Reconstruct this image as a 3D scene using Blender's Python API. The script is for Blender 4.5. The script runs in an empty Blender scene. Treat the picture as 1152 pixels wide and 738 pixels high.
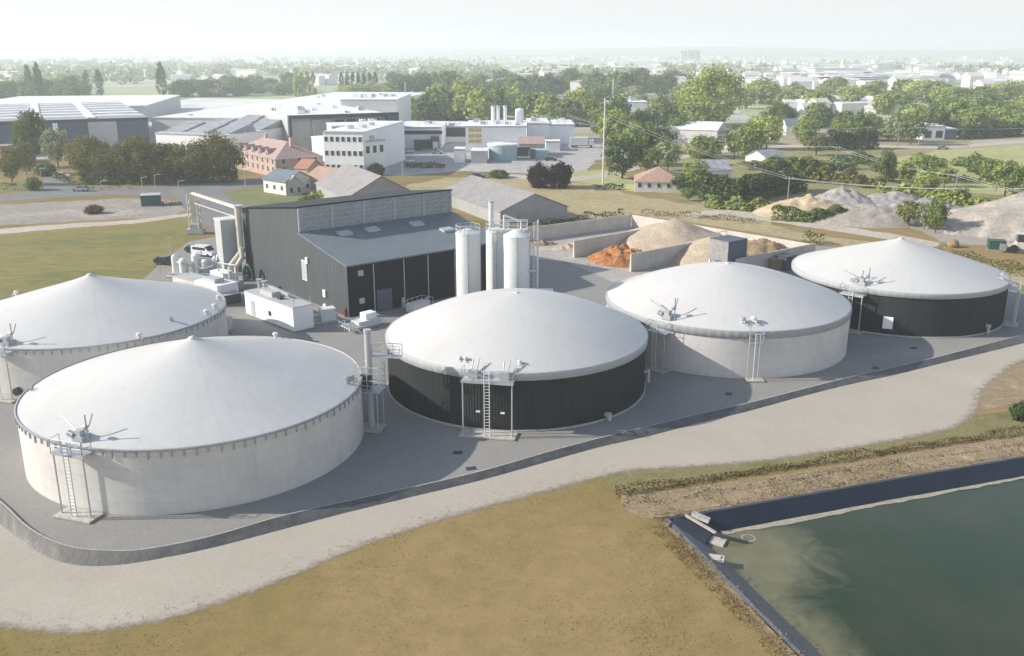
import bpy, math, random
import numpy as np
from mathutils import Vector, Matrix, noise
from mathutils.geometry import tessellate_polygon
random.seed(7); rng = np.random.default_rng(11)
R_ = math.radians; PI = math.pi
scene = bpy.context.scene; COL = scene.collection
# ------------------------------------------------------------------ camera model (calibrated on the five tank rims)
F, PITCH, H = 1044.6, R_(16.681), 35.04
CP, SP = math.cos(PITCH), math.sin(PITCH)
GZ = -0.10                                             # level of the natural ground; the yard is 0
def ray(px, py):
    u, v = (px-576)/F, (369-py)/F
    return Vector((u, CP+v*SP, -SP+v*CP))
def G(px, py, z=0.0):
    r = ray(px, py); t = (z-H)/r.z
    return Vector((r.x*t, r.y*t, z))
def Zat(p, py):
    v = (369-py)/F
    return H + p.y*(v*CP-SP)/(CP+v*SP)
def VP(px, py, P0, d):                                 # hit on the vertical plane through P0 along d -> (distance along d, z)
    r = ray(px, py); n = Vector((-d.y, d.x))
    t = (P0.x*n.x+P0.y*n.y)/(r.x*n.x+r.y*n.y)
    q = Vector((r.x*t, r.y*t, H+r.z*t))
    return (q.x-P0.x)*d.x+(q.y-P0.y)*d.y, q.z
def ppm(p): return F/(p.y*CP+H*SP)
# ------------------------------------------------------------------ materials
def nt(name):
    m = bpy.data.materials.new(name); m.use_nodes = True
    t = m.node_tree; return m, t, t.nodes, t.links, t.nodes['Principled BSDF']
def ramp(N, L, src, stops):
    r = N.new('ShaderNodeValToRGB'); e = r.color_ramp.elements
    while len(e) < len(stops): e.new(0.5)
    for k, (p, c) in enumerate(stops):
        e[k].position = p; e[k].color = (*c, 1) if len(c) == 3 else c
    L.new(src, r.inputs[0]); return r
def tex(N, L, vec, scale, detail=4, rough=.55, dist=0):
    n = N.new('ShaderNodeTexNoise'); n.inputs['Scale'].default_value = scale
    n.inputs['Detail'].default_value = detail; n.inputs['Roughness'].default_value = rough
    n.inputs['Distortion'].default_value = dist
    L.new(vec, n.inputs['Vector']); return n
def mixc(N, L, fac, a, b, mode='MIX'):
    x = N.new('ShaderNodeMix'); x.data_type = 'RGBA'; x.blend_type = mode
    for sock, val in ((x.inputs[0], fac), (x.inputs[6], a), (x.inputs[7], b)):
        if isinstance(val, (int, float)): sock.default_value = val
        elif isinstance(val, tuple): sock.default_value = (*val, 1)
        else: L.new(val, sock)
    return x.outputs[2]
def coords(N, L, kind='Object', stretch=None):
    if kind == 'World':
        o = N.new('ShaderNodeNewGeometry').outputs['Position']
    else:
        o = N.new('ShaderNodeTexCoord').outputs[kind]
    if stretch:
        m = N.new('ShaderNodeMapping'); m.inputs['Scale'].default_value = stretch
        L.new(o, m.inputs['Vector']); o = m.outputs[0]
    return o
MATS = {}
def M(name, c, c2=None, scale=1.0, rough=.8, bump=0.0, metal=0.0, spec=.3, kind='Object', stretch=None, c3=None, fine=None, bscale=None, famp=.28):
    m, t, N, L, B = nt(name)
    B.inputs['Roughness'].default_value = rough; B.inputs['Metallic'].default_value = metal
    B.inputs['Specular IOR Level'].default_value = spec
    v = coords(N, L, kind, stretch)
    c2 = c2 or tuple(x*.82 for x in c)
    n = tex(N, L, v, scale, 5, .6)
    stops = [(.32, c), (.68, c2)] if c3 is None else [(.3, c), (.5, c2), (.72, c3)]
    col = ramp(N, L, n.outputs[0], stops).outputs[0]
    if fine:
        fa = famp
        n2 = tex(N, L, v, fine, 3, .7)
        g = ramp(N, L, n2.outputs[0], [(.3, (1-fa,)*3), (.7, (1+fa*.8,)*3)]).outputs[0]
        col = mixc(N, L, 1.0, col, g, 'MULTIPLY')
    L.new(col, B.inputs['Base Color'])
    if bump:
        b = N.new('ShaderNodeBump'); b.inputs['Strength'].default_value = bump; b.inputs['Distance'].default_value = .1
        n3 = tex(N, L, v, bscale or scale*6, 4, .6); L.new(n3.outputs[0], b.inputs['Height'])
        L.new(b.outputs[0], B.inputs['Normal'])
    MATS[name] = m; return m
def leafmat(name, c, c2):
    m, t, N, L, B = nt(name)
    g = N.new('ShaderNodeNewGeometry'); oi = N.new('ShaderNodeObjectInfo')
    a = ramp(N, L, g.outputs['Random Per Island'], [(.1, tuple(x*.62 for x in c)), (.5, c), (.92, c2)]).outputs[0]
    v = ramp(N, L, oi.outputs['Random'], [(0, (.8, .82, .85)), (1, (1.2, 1.12, .95))]).outputs[0]
    col = mixc(N, L, 1.0, a, v, 'MULTIPLY')
    d = N.new('ShaderNodeBsdfDiffuse'); tr = N.new('ShaderNodeBsdfTranslucent'); mx = N.new('ShaderNodeMixShader')
    mx.inputs[0].default_value = .35
    L.new(col, d.inputs[0]); L.new(col, tr.inputs[0]); L.new(d.outputs[0], mx.inputs[1]); L.new(tr.outputs[0], mx.inputs[2])
    L.new(mx.outputs[0], N['Material Output'].inputs[0]); N.remove(B)
    MATS[name] = m; return m

M('steel', (.42, .44, .45), (.33, .35, .36), 3, .45, 0, .6)
M('galv', (.5, .52, .53), (.4, .42, .43), 4, .5, 0, .3)
M('white_steel', (.66, .67, .66), (.58, .59, .58), 2, .45, .05)
M('white_paint', (.86, .86, .85), (.8, .8, .79), .6, .6, .05)
M('cream', (.62, .58, .5), (.52, .48, .41), .5, .7, .05)
M('pale_grey', (.45, .46, .46), (.38, .39, .39), .5, .6)
M('dark_grey', (.06, .065, .07), (.045, .05, .055), 2, .5)
M('black_rubber', (.02, .02, .022), None, 3, .7)
M('glass_dark', (.03, .04, .05), (.05, .06, .075), .6, .12, 0, 0, .5)
M('frame_white', (.7, .7, .68), None, 2, .5)
M('wood_pole', (.3, .28, .25), (.22, .2, .18), 2, .8)
M('wire', (.62, .62, .6), None, 1, .5)
M('red', (.5, .05, .04), None, 2, .4)
M('green_paint', (.02, .075, .05), (.03, .09, .06), 1, .5)
M('orange_sign', (.6, .42, .12), None, 2, .5)
M('blue_car', (.06, .09, .16), None, 2, .25, 0, .2, .5)
M('white_car', (.75, .76, .77), None, 2, .25, 0, 0, .5)
M('dark_car', (.035, .04, .05), None, 2, .25, 0, .2, .5)
M('grey_car', (.35, .37, .4), None, 2, .25, 0, .3, .5)
M('red_car', (.4, .05, .04), None, 2, .25, 0, .1, .5)
# concrete of the pale tank walls: cast courses, drip stains
def concrete_wall_mat(name, base, dark, course):
    m, t, N, L, B = nt(name); B.inputs['Roughness'].default_value = .85; B.inputs['Specular IOR Level'].default_value = .2
    v = coords(N, L)
    n = tex(N, L, v, .45, 6, .65); col = ramp(N, L, n.outputs[0], [(.3, dark), (.62, base)]).outputs[0]
    vs = coords(N, L, 'Object', (2.2, 2.2, .12)); n2 = tex(N, L, vs, 1.0, 4, .6)
    col = mixc(N, L, 1.0, col, ramp(N, L, n2.outputs[0], [(.3, (.93, .925, .915)), (.5, (1, 1, 1))]).outputs[0], 'MULTIPLY')
    sp = N.new('ShaderNodeSeparateXYZ'); L.new(v, sp.inputs[0])
    mu = N.new('ShaderNodeMath'); mu.operation = 'MULTIPLY'; mu.inputs[1].default_value = course; L.new(sp.outputs[2], mu.inputs[0])
    fr = N.new('ShaderNodeMath'); fr.operation = 'FRACT'; L.new(mu.outputs[0], fr.inputs[0])
    ln = ramp(N, L, fr.outputs[0], [(0, (.86,)*3), (.07, (1,)*3), (.95, (1,)*3), (1, (.86,)*3)]).outputs[0]
    col = mixc(N, L, .8, col, ln, 'MULTIPLY'); L.new(col, B.inputs['Base Color'])
    b = N.new('ShaderNodeBump'); b.inputs['Strength'].default_value = .25; b.inputs['Distance'].default_value = .05
    n3 = tex(N, L, v, 3, 5, .6); L.new(n3.outputs[0], b.inputs['Height']); L.new(b.outputs[0], B.inputs['Normal'])
    MATS[name] = m
concrete_wall_mat('tank_concrete', (.6, .58, .55), (.52, .505, .48), 1.0)
concrete_wall_mat('bay_concrete', (.56, .52, .47), (.44, .41, .37), .5)
# gas membrane: welded radial seams, faint dust
def membrane_mat(name, base, dust, n_seams):
    m, t, N, L, B = nt(name); B.inputs['Roughness'].default_value = .5; B.inputs['Specular IOR Level'].default_value = .35
    v = coords(N, L); sp = N.new('ShaderNodeSeparateXYZ'); L.new(v, sp.inputs[0])
    at = N.new('ShaderNodeMath'); at.operation = 'ARCTAN2'; L.new(sp.outputs[1], at.inputs[0]); L.new(sp.outputs[0], at.inputs[1])
    mu = N.new('ShaderNodeMath'); mu.operation = 'MULTIPLY'; mu.inputs[1].default_value = n_seams/(2*PI); L.new(at.outputs[0], mu.inputs[0])
    fr = N.new('ShaderNodeMath'); fr.operation = 'FRACT'; L.new(mu.outputs[0], fr.inputs[0])
    seam = ramp(N, L, fr.outputs[0], [(0, (.91,)*3), (.022, (1,)*3), (.978, (1,)*3), (1, (.91,)*3)]).outputs[0]
    n = tex(N, L, v, .16, 5, .6, .5); col = ramp(N, L, n.outputs[0], [(.36, base), (.75, dust)]).outputs[0]
    n2 = tex(N, L, v, 1.7, 5, .7)
    col = mixc(N, L, 1.0, col, ramp(N, L, n2.outputs[0], [(.3, (.965, .965, .96)), (.6, (1, 1, 1))]).outputs[0], 'MULTIPLY')
    ln_ = N.new('ShaderNodeVectorMath'); ln_.operation = 'LENGTH'; L.new(v, ln_.inputs[0]); cb = N.new('ShaderNodeCombineXYZ'); ms = N.new('ShaderNodeMath'); ms.operation = 'MULTIPLY'; ms.inputs[1].default_value = 9; L.new(at.outputs[0], ms.inputs[0]); L.new(ms.outputs[0], cb.inputs[0])
    mq = N.new('ShaderNodeMath'); mq.operation = 'MULTIPLY'; mq.inputs[1].default_value = .16; L.new(ln_.outputs['Value'], mq.inputs[0]); L.new(mq.outputs[0], cb.inputs[1])
    col = mixc(N, L, 1.0, col, ramp(N, L, tex(N, L, cb.outputs[0], 1.6, 5, .65).outputs[0], [(.32, (.965, .96, .95)), (.5, (1, 1, 1))]).outputs[0], 'MULTIPLY')   # run-off streaks
    col = mixc(N, L, 1.0, col, seam, 'MULTIPLY'); L.new(col, B.inputs['Base Color'])
    b = N.new('ShaderNodeBump'); b.inputs['Strength'].default_value = .12; b.inputs['Distance'].default_value = .3
    n3 = tex(N, L, v, .6, 3, .5); L.new(n3.outputs[0], b.inputs['Height']); L.new(b.outputs[0], B.inputs['Normal'])
    MATS[name] = m
membrane_mat('membrane', (.555, .546, .528), (.51, .5, .478), 28)
M('fascia', (.34, .36, .365), (.29, .31, .315), .8, .55, .08)
M('fascia_pale', (.41, .42, .42), (.36, .37, .375), .8, .55, .08)
M('clad_dark', (.03, .034, .036), (.042, .046, .048), .7, .5, 0, 0, .1, stretch=(1, 1, .15))
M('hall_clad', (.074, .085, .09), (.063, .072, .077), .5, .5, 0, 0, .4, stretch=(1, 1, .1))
M('hall_front', (.016, .02, .024), (.014, .018, .021), .6, .5, 0, 0, .08, stretch=(1, 1, .1))  # same cladding, with the shade of the unlit front put into its colour
M('hall_roof', (.17, .198, .215), (.145, .17, .185), .35, .5, .04)
M('polycarb', (.3, .33, .345), (.23, .26, .275), .8, .3, 0, 0, .5)
M('fibre_roof', (.3, .285, .28), (.24, .23, .225), .25, .85, .1, fine=2)
M('barn_wall', (.34, .34, .34), (.28, .28, .275), .4, .8)
M('roof_white', (.8, .79, .78), (.7, .7, .7), .05, .7, fine=.4)
M('roof_grey', (.36, .37, .39), (.28, .29, .31), .1, .7, fine=.6)
M('roof_tile', (.42, .22, .14), (.34, .17, .11), .5, .85, .2, fine=3)
M('roof_tile_pale', (.42, .28, .21), (.35, .225, .165), .4, .85, .2, fine=3)
M('roof_pink', (.46, .33, .3), (.36, .25, .23), .5, .85, .2, fine=3)
M('roof_slate', (.16, .2, .24), (.13, .16, .19), .6, .7, fine=3)
M('wall_navy', (.09, .115, .155), (.08, .1, .135), .2, .6)
M('brick', (.5, .37, .31), (.42, .3, .25), .6, .85, .1, fine=4)
M('stone_wall', (.48, .45, .41), (.4, .37, .34), .5, .85, fine=3)
M('render', (.68, .66, .62), (.6, .58, .54), .3, .8)
M('tank_teal', (.35, .47, .5), (.3, .41, .44), .5, .5)
M('asphalt', (.22, .215, .21), (.18, .178, .175), .12, .9, .1, kind='World', c3=(.25, .245, .235), fine=2, bscale=8)
M('yard', (.285, .272, .252), (.255, .245, .228), .07, .9, .25, kind='World', c3=(.31, .295, .27), fine=6, famp=.16, bscale=10)
M('gravel', (.43, .382, .315), (.395, .35, .288), .05, .95, .25, kind='World', c3=(.455, .405, .335), fine=7, bscale=14, famp=.12)
M('wheel_track', (.44, .388, .322), (.425, .376, .312), .2, .95, .1, kind='World', fine=5, famp=.1)
M('dirt_lot', (.36, .3, .23), (.27, .245, .215), .07, .95, .3, kind='World', c3=(.42, .37, .3), fine=.8, bscale=3)
M('concrete_floor', (.46, .41, .35), (.36, .33, .295), .12, .9, .1, kind='World', c3=(.5, .45, .39), fine=1.5)
M('path', (.5, .44, .36), (.42, .37, .3), .1, .95, .2, kind='World', fine=1)
M('plant_yard', (.42, .4, .38), (.34, .33, .32), .03, .9, kind='World', fine=.3)
M('lawn', (.14, .16, .05), (.19, .19, .075), .08, .95, .3, kind='World', c3=(.12, .14, .045), fine=1.2, bscale=4)
M('meadow', (.33, .35, .13), (.38, .37, .16), .03, .95, .3, kind='World', c3=(.26, .3, .1), fine=.4, bscale=2)
M('scrub', (.2, .2, .075), (.27, .25, .11), .04, .95, .3, kind='World', c3=(.34, .29, .17), fine=.5, bscale=2)
M('dry_meadow', (.33, .26, .12), (.38, .31, .17), .05, .95, .3, kind='World', c3=(.28, .24, .1), fine=.7, bscale=3)
M('field', (.165, .155, .036), (.215, .185, .055), .035, .95, .4, kind='World', c3=(.13, .14, .034), fine=.5, bscale=4, stretch=(.6, 1.6, 1))
M('green_strip', (.16, .155, .055), (.225, .19, .085), .25, .95, .5, kind='World', c3=(.13, .14, .045), fine=3, bscale=6)
M('bench_soil', (.33, .25, .15), (.26, .195, .115), .5, .95, .6, kind='World', c3=(.38, .3, .19), fine=3, bscale=5)
M('soil_heap', (.48, .39, .29), (.42, .335, .245), .4, .95, .4, c3=(.52, .43, .33), fine=2.5, bscale=3)
M('orange_heap', (.4, .175, .066), (.32, .125, .042), .8, .95, .8, c3=(.48, .26, .115), fine=2, bscale=3)
M('brown_heap', (.3, .215, .13), (.22, .155, .09), .6, .95, .7, fine=3, bscale=4)
M('gravel_heap', (.36, .33, .31), (.3, .275, .26), .3, .95, .5, c3=(.42, .38, .35), fine=2, bscale=3)
M('sand_heap', (.52, .41, .27), (.46, .36, .235), .25, .95, .5, c3=(.58, .46, .31), fine=2, bscale=3)
M('grit_heap', (.37, .33, .285), (.33, .293, .25), .12, .95, .4, c3=(.4, .36, .31), fine=1.5, bscale=3)
M('plastic_black', (.05, .056, .058), (.07, .076, .076), .8, .45, .7, 0, .4, kind='World', c3=(.11, .108, .1), bscale=2.5)
_m = MATS['plastic_black']; _N, _L = _m.node_tree.nodes, _m.node_tree.links; _B = _N['Principled BSDF']; _old = _B.inputs['Base Color'].links[0].from_socket
_sp = _N.new('ShaderNodeSeparateXYZ'); _L.new(coords(_N, _L, 'World'), _sp.inputs[0]); _n = tex(_N, _L, coords(_N, _L, 'World'), .4, 5, .7)
_a = _N.new('ShaderNodeMath'); _a.operation = 'MULTIPLY_ADD'; _a.inputs[1].default_value = 14; _L.new(_n.outputs[0], _a.inputs[0]); _L.new(_sp.outputs[0], _a.inputs[2])
_r = _N.new('ShaderNodeMapRange'); _r.inputs[1].default_value = -27; _r.inputs[2].default_value = -16; _r.inputs[3].default_value = 1; _r.inputs[4].default_value = .05; _L.new(_a.outputs[0], _r.inputs[0])
_L.new(mixc(_N, _L, _r.outputs[0], _old, (.2, .185, .16)), _B.inputs['Base Color'])       # washed-over silt at the left end
M('bark', (.1, .075, .05), (.07, .05, .035), 3, .9)
M('concrete', (.5, .47, .42), (.42, .395, .35), .8, .9, .2, fine=4)
M('liner', (.012, .017, .03), (.02, .026, .04), .5, .38, .25, 0, .55, kind='World', bscale=.8)
M('liner_skylit', (.09, .1, .11), (.13, .135, .14), .6, .5, .25, 0, .4, kind='World', c3=(.07, .08, .09), bscale=1.2)  # left bank liner, sky reflection put into the paler grey
M('silt', (.38, .34, .26), (.3, .275, .21), .8, .9, .3, kind='World', fine=3)
M('town_wall', (.82, .81, .79), (.76, .74, .71), .02, .8, kind='World')  # far town walls and roofs, distance haze paled into their colours
M('town_roof', (.6, .52, .49), (.68, .66, .65), .012, .8, kind='World')
M('hill_far', (.17, .2, .1), (.25, .25, .14), .003, .95, kind='World')
L_DARK = leafmat('leaf_dark', (0.095, 0.15, 0.055), (0.165, 0.225, 0.08))
L_MID = leafmat('leaf_mid', (0.15, 0.22, 0.065), (0.24, 0.31, 0.1))
L_LIGHT = leafmat('leaf_light', (0.26, 0.34, 0.09), (0.39, 0.46, 0.15))
L_LIME = leafmat('leaf_lime', (0.35, 0.44, 0.12), (0.48, 0.55, 0.19))
L_OLIVE = leafmat('leaf_olive', (0.2, 0.22, 0.075), (0.3, 0.29, 0.1))
L_PLANE = leafmat('leaf_plane', (0.16, 0.165, 0.042), (0.29, 0.26, 0.072))
L_PALE = leafmat('leaf_pale', (0.3, 0.35, 0.2), (0.42, 0.46, 0.27))
L_PURPLE = leafmat('leaf_purple', (0.035, 0.018, 0.022), (0.055, 0.03, 0.034))
L_BRAMBLE = leafmat('leaf_bramble', (0.13, 0.09, 0.05), (0.24, 0.175, 0.1))
L_VERGE = leafmat('leaf_verge', (.34, .29, .13), (.44, .37, .18))
L_STRAW = leafmat('leaf_straw', (.24, .18, .09), (.36, .28, .15))

# ------------------------------------------------------------------ mesh builder
class MB:
    def __init__(s): s.v = []; s.f = []; s.m = []
    def add(s, vs, fs, mi=0):
        o = len(s.v); s.v += [tuple(v) for v in vs]
        for f in fs: s.f.append(tuple(i+o for i in f)); s.m.append(mi)
    def box(s, x0, x1, y0, y1, z0, z1, mi=0):
        s.add([(x0,y0,z0),(x1,y0,z0),(x1,y1,z0),(x0,y1,z0),(x0,y0,z1),(x1,y0,z1),(x1,y1,z1),(x0,y1,z1)],
              [(0,3,2,1),(4,5,6,7),(0,1,5,4),(1,2,6,5),(2,3,7,6),(3,0,4,7)], mi); return s
    def bar(s, a, b, r, n=6, r2=None, mi=0):
        a, b = Vector(a), Vector(b); d = (b-a)
        if d.length < 1e-6: return s
        d.normalize(); u = d.orthogonal().normalized(); w = d.cross(u); r2 = r if r2 is None else r2
        vs = []
        for p, q in ((a, r), (b, r2)):
            for k in range(n):
                t = 2*PI*(k+.5)/n; vs.append(p+u*math.cos(t)*q+w*math.sin(t)*q)
        s.add(vs, [(k, (k+1) % n, n+(k+1) % n, n+k) for k in range(n)]+[tuple(range(n-1, -1, -1)), tuple(range(n, 2*n))], mi); return s
    def path(s, pts, r, n=6, mi=0):
        for a, b in zip(pts, pts[1:]): s.bar(a, b, r, n, None, mi)
        return s
    def beam(s, a, b, w, h, mi=0):                      # square bar, width w across, height h
        a, b = Vector(a), Vector(b); d = (b-a).normalized()
        u = d.cross(Vector((0, 0, 1)));  u = Vector((1, 0, 0)) if u.length < 1e-4 else u.normalized()
        q = u.cross(d); vs = []
        for p in (a, b):
            for i, j in ((-1,-1),(1,-1),(1,1),(-1,1)): vs.append(p+u*i*w/2+q*j*h/2)
        s.add(vs, [(3,2,1,0),(4,5,6,7),(0,1,5,4),(1,2,6,5),(2,3,7,6),(3,0,4,7)], mi); return s
    def lathe(s, prof, n=48, c=(0, 0), mi=0, cap0=False, cap1=False, rfun=None):
        vs = []; k = len(prof)
        for r, z in prof:
            for i in range(n):
                t = 2*PI*i/n; q = r+(rfun(i) if rfun else 0); vs.append((c[0]+q*math.cos(t), c[1]+q*math.sin(t), z))
        fs = [(j*n+i, j*n+(i+1) % n, (j+1)*n+(i+1) % n, (j+1)*n+i) for j in range(k-1) for i in range(n)]
        if cap0: fs.append(tuple(range(n-1, -1, -1)))
        if cap1: fs.append(tuple((k-1)*n+i for i in range(n)))
        s.add(vs, fs, mi); return s
    def prism(s, poly, z0, z1, mi=0):
        n = len(poly); vs = [(p[0], p[1], z0) for p in poly]+[(p[0], p[1], z1) for p in poly]
        s.add(vs, [(i, (i+1) % n, n+(i+1) % n, n+i) for i in range(n)]+[tuple(range(n-1, -1, -1)), tuple(range(n, 2*n))], mi); return s
    def mesh(s, name, mats, smooth=False):
        me = bpy.data.meshes.new(name); me.from_pydata(s.v, [], s.f)
        for m in mats: me.materials.append(MATS[m] if isinstance(m, str) else m)
        me.polygons.foreach_set('material_index', s.m)
        if smooth: me.polygons.foreach_set('use_smooth', [True]*len(s.f))
        me.update(); return me
    def build(s, name, mats, parent=None, loc=(0, 0, 0), rz=0, smooth=False):
        if isinstance(mats, str): mats = [mats]
        return link(name, s.mesh(name, mats, smooth), parent, loc, rz)
def link(name, me, parent=None, loc=(0, 0, 0), rz=0):
    o = bpy.data.objects.new(name, me); COL.objects.link(o); o.location = loc; o.rotation_euler = (0, 0, rz)
    if parent: o.parent = parent
    return o
def tag(o, label=None, cat=None, group=None, kind=None):
    for k, v in (('label', label), ('category', cat), ('group', group), ('kind', kind)):
        if v: o[k] = v
    return o
def thing(name, label, cat, loc=(0, 0, 0), rz=0, group=None):
    return tag(link(name, None, None, loc, rz), label, cat, group)
def ang(a, b): return math.atan2(b.y-a.y, b.x-a.x)

# ------------------------------------------------------------------ sheets of ground cover
def jag(pts, step, amp, seed=0):
    out = []; n = len(pts); r = random.Random(seed)
    for i in range(n):
        a, b = Vector(pts[i][:2]), Vector(pts[(i+1) % n][:2]); d = (b-a).length; k = max(1, min(160, int(d/step)))
        nn = Vector((-(b-a).y, (b-a).x)).normalized()
        for j in range(k):
            p = a.lerp(b, j/k); out.append(p+nn*(r.uniform(-amp, amp) if j else 0)*1.0+nn*noise.noise((p.x*.25, p.y*.25, seed))*amp*2)
    return out
def smooth_px(pts, k=6):                               # Catmull-Rom through picture points
    out = []; n = len(pts)
    for i in range(n-1):
        p0, p1, p2, p3 = (Vector(pts[max(0, min(n-1, j))]) for j in (i-1, i, i+1, i+2))
        for s in range(k):
            t = s/k; out.append(tuple(.5*((2*p1)+(p2-p0)*t+(2*p0-5*p1+4*p2-p3)*t*t+(3*p1-p0-3*p2+p3)*t*t*t)))
    return out+[tuple(pts[-1])]
def sheet(name, px, z, mat, step=1.5, amp=.25, world=False, kind='structure'):
    pts = [Vector(p) for p in px] if world else [G(*p) for p in px]
    pts = jag(pts, step, amp, len(name)) if amp else [Vector(p[:2]) for p in pts]
    tri = tessellate_polygon([[Vector((p.x, p.y, 0)) for p in pts]])
    vs = [(p.x, p.y, z) for p in pts]; fs = []
    for a, b, c in tri:
        A, B, C_ = pts[a], pts[b], pts[c]
        fs.append((a, b, c) if (B-A).cross(C_-A) > 0 else (a, c, b))
    m = MB(); m.add(vs, fs); return tag(m.build(name, mat), kind=kind)

def feather_mat(base):
    src = MATS[base]; m = src.copy(); m.name = base+'_feather'; t = m.node_tree; N, L = t.nodes, t.links; out = N['Material Output']; B = N['Principled BSDF']
    at = N.new('ShaderNodeAttribute'); at.attribute_name = 'fade'; v = coords(N, L, 'World')
    n1 = tex(N, L, v, 1.3, 7, .8)
    a = N.new('ShaderNodeMath'); a.operation = 'MULTIPLY_ADD'; a.inputs[1].default_value = 1.7; a.inputs[2].default_value = -.85; L.new(n1.outputs[0], a.inputs[0])
    b = N.new('ShaderNodeMath'); b.operation = 'ADD'; L.new(a.outputs[0], b.inputs[0]); L.new(at.outputs['Fac'], b.inputs[1])
    r = N.new('ShaderNodeMapRange'); r.interpolation_type = 'SMOOTHSTEP'; r.inputs[1].default_value = .0; r.inputs[2].default_value = 1.0; L.new(b.outputs[0], r.inputs[0])
    tr = N.new('ShaderNodeBsdfTransparent'); mx = N.new('ShaderNodeMixShader'); L.new(r.outputs[0], mx.inputs[0]); L.new(tr.outputs[0], mx.inputs[1]); L.new(B.outputs[0], mx.inputs[2]); L.new(mx.outputs[0], out.inputs[0])
    MATS[m.name] = m; return m.name
def feather(name, pts, wid, z, base, back=.5, world=True, prof=None):
    P = []
    for a, b in zip(pts, pts[1:]):
        k = max(1, int((b-a).length/1.0)); P += [a.lerp(b, j/k) for j in range(k)]
    P.append(pts[-1]); vs = []; fd = []; n = len(P)
    for i, p in enumerate(P):
        d = P[min(n-1, i+1)]-P[max(0, i-1)]; d = Vector((d.x, d.y, 0)).normalized(); nn = Vector((d.y, -d.x, 0))
        for o, f in prof or ((-back, 1.6), (.0, 1.3), (wid*.5, .6), (wid, -.6)):
            q = p+nn*o; vs.append((q.x, q.y, z)); fd.append(f)
    m = MB(); m.add(vs, [(i*4+j+1, (i+1)*4+j+1, (i+1)*4+j, i*4+j) for i in range(n-1) for j in range(3)])
    nm = base+'_feather'; nm = nm if nm in MATS else feather_mat(base)
    o = m.build(name, nm); at = o.data.attributes.new('fade', 'FLOAT', 'POINT'); at.data.foreach_set('value', fd); return tag(o, kind='structure')
# pond outline (crest of the bank) in world coordinates
crest_far = [G(752, 584), G(820, 573), G(1000, 541), G(1152, 515), G(1330, 484)]
crest_left_end = G(905, 738); dl = (crest_left_end-crest_far[0])
pond_poly = crest_far + [Vector((crest_far[-1].x+6, 22, 0)), crest_far[0]+dl*2.2]
def seg_dist(p, a, b):
    ab = b-a; t = max(0, min(1, (p-a).dot(ab)/ab.dot(ab))); return (p-a-ab*t).length
P2 = [Vector(p[:2]) for p in pond_poly]
def inside(p, poly):
    c = False; n = len(poly)
    for i in range(n):
        a, b = poly[i], poly[i-1]
        if (a.y > p.y) != (b.y > p.y) and p.x < (b.x-a.x)*(p.y-a.y)/(b.y-a.y)+a.x: c = not c
    return c
def ground_h(x, y):
    h = GZ
    if 5 < x < 90 and 15 < y < 85:
        p = Vector((x, y))
        if inside(p, P2):
            d = min(seg_dist(p, P2[i], P2[i-1]) for i in range(len(P2)))
            return GZ-min(3.2, .5+d*.95)
    return h
def axis(lo, hi, step, far_lo, far_hi, g=1.35):
    c = list(np.arange(lo, hi+.01, step)); s = step
    a = lo
    while a > far_lo: s *= g; a = max(far_lo, a-s); c.insert(0, a)
    s = step; a = hi
    while a < far_hi: s *= g; a = min(far_hi, a+s); c.append(a)
    return c
RAD = 9000
xs, ys = axis(-60, 90, 1.0, -RAD, RAD), axis(16, 100, 1.0, -60, RAD)
m = MB(); nx = len(xs)
m.add([(x, y, ground_h(x, y)) for y in ys for x in xs],
      [(j*nx+i, j*nx+i+1, (j+1)*nx+i+1, (j+1)*nx+i) for j in range(len(ys)-1) for i in range(nx-1)])
# natural ground: dry grass near, patchwork of fields far out
gm, t, N, L, B = nt('ground'); B.inputs['Roughness'].default_value = .95; B.inputs['Specular IOR Level'].default_value = .1
v = coords(N, L, 'World')
nA = tex(N, L, v, .03, 6, .58, .4); nB = tex(N, L, v, .5, 6, .7); nC = tex(N, L, v, 4.5, 4, .75)
near = ramp(N, L, nA.outputs[0], [(.3, (.16, .146, .043)), (.42, (.225, .173, .068)), (.54, (.285, .205, .098)), (.64, (.235, .18, .07)), (.74, (.145, .145, .042))]).outputs[0]
near = mixc(N, L, 1.0, near, ramp(N, L, nB.outputs[0], [(.28, (.86, .87, .85)), (.7, (1.12, 1.11, 1.1))]).outputs[0], 'MULTIPLY')
near = mixc(N, L, 1.0, near, ramp(N, L, nC.outputs[0], [(.3, (.88, .88, .88)), (.7, (1.09, 1.09, 1.08))]).outputs[0], 'MULTIPLY')
vo = N.new('ShaderNodeTexVoronoi'); vo.inputs['Scale'].default_value = .006; L.new(coords(N, L, 'World', (1, .6, 1)), vo.inputs['Vector'])
bw = N.new('ShaderNodeSeparateColor'); L.new(vo.outputs['Color'], bw.inputs[0])
far = ramp(N, L, bw.outputs[0], [(.0, (.28, .33, .15)), (.25, (.42, .42, .28)), (.5, (.58, .57, .52)), (.7, (.36, .4, .22)), (.9, (.66, .65, .62))]).outputs[0]  # fields and pale town, lightened further in colour to stand for haze
far = mixc(N, L, 1.0, far, ramp(N, L, tex(N, L, v, .03, 5, .7).outputs[0], [(.3, (.7, .72, .7)), (.7, (1.2, 1.2, 1.2))]).outputs[0], 'MULTIPLY')
sp = N.new('ShaderNodeSeparateXYZ'); L.new(v, sp.inputs[0])
mr = N.new('ShaderNodeMapRange'); mr.inputs[1].default_value = 300; mr.inputs[2].default_value = 520; L.new(sp.outputs[1], mr.inputs[0])
L.new(mixc(N, L, mr.outputs[0], near, far), B.inputs['Base Color'])
b = N.new('ShaderNodeBump'); b.inputs['Strength'].default_value = .2; b.inputs['Distance'].default_value = .12
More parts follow.
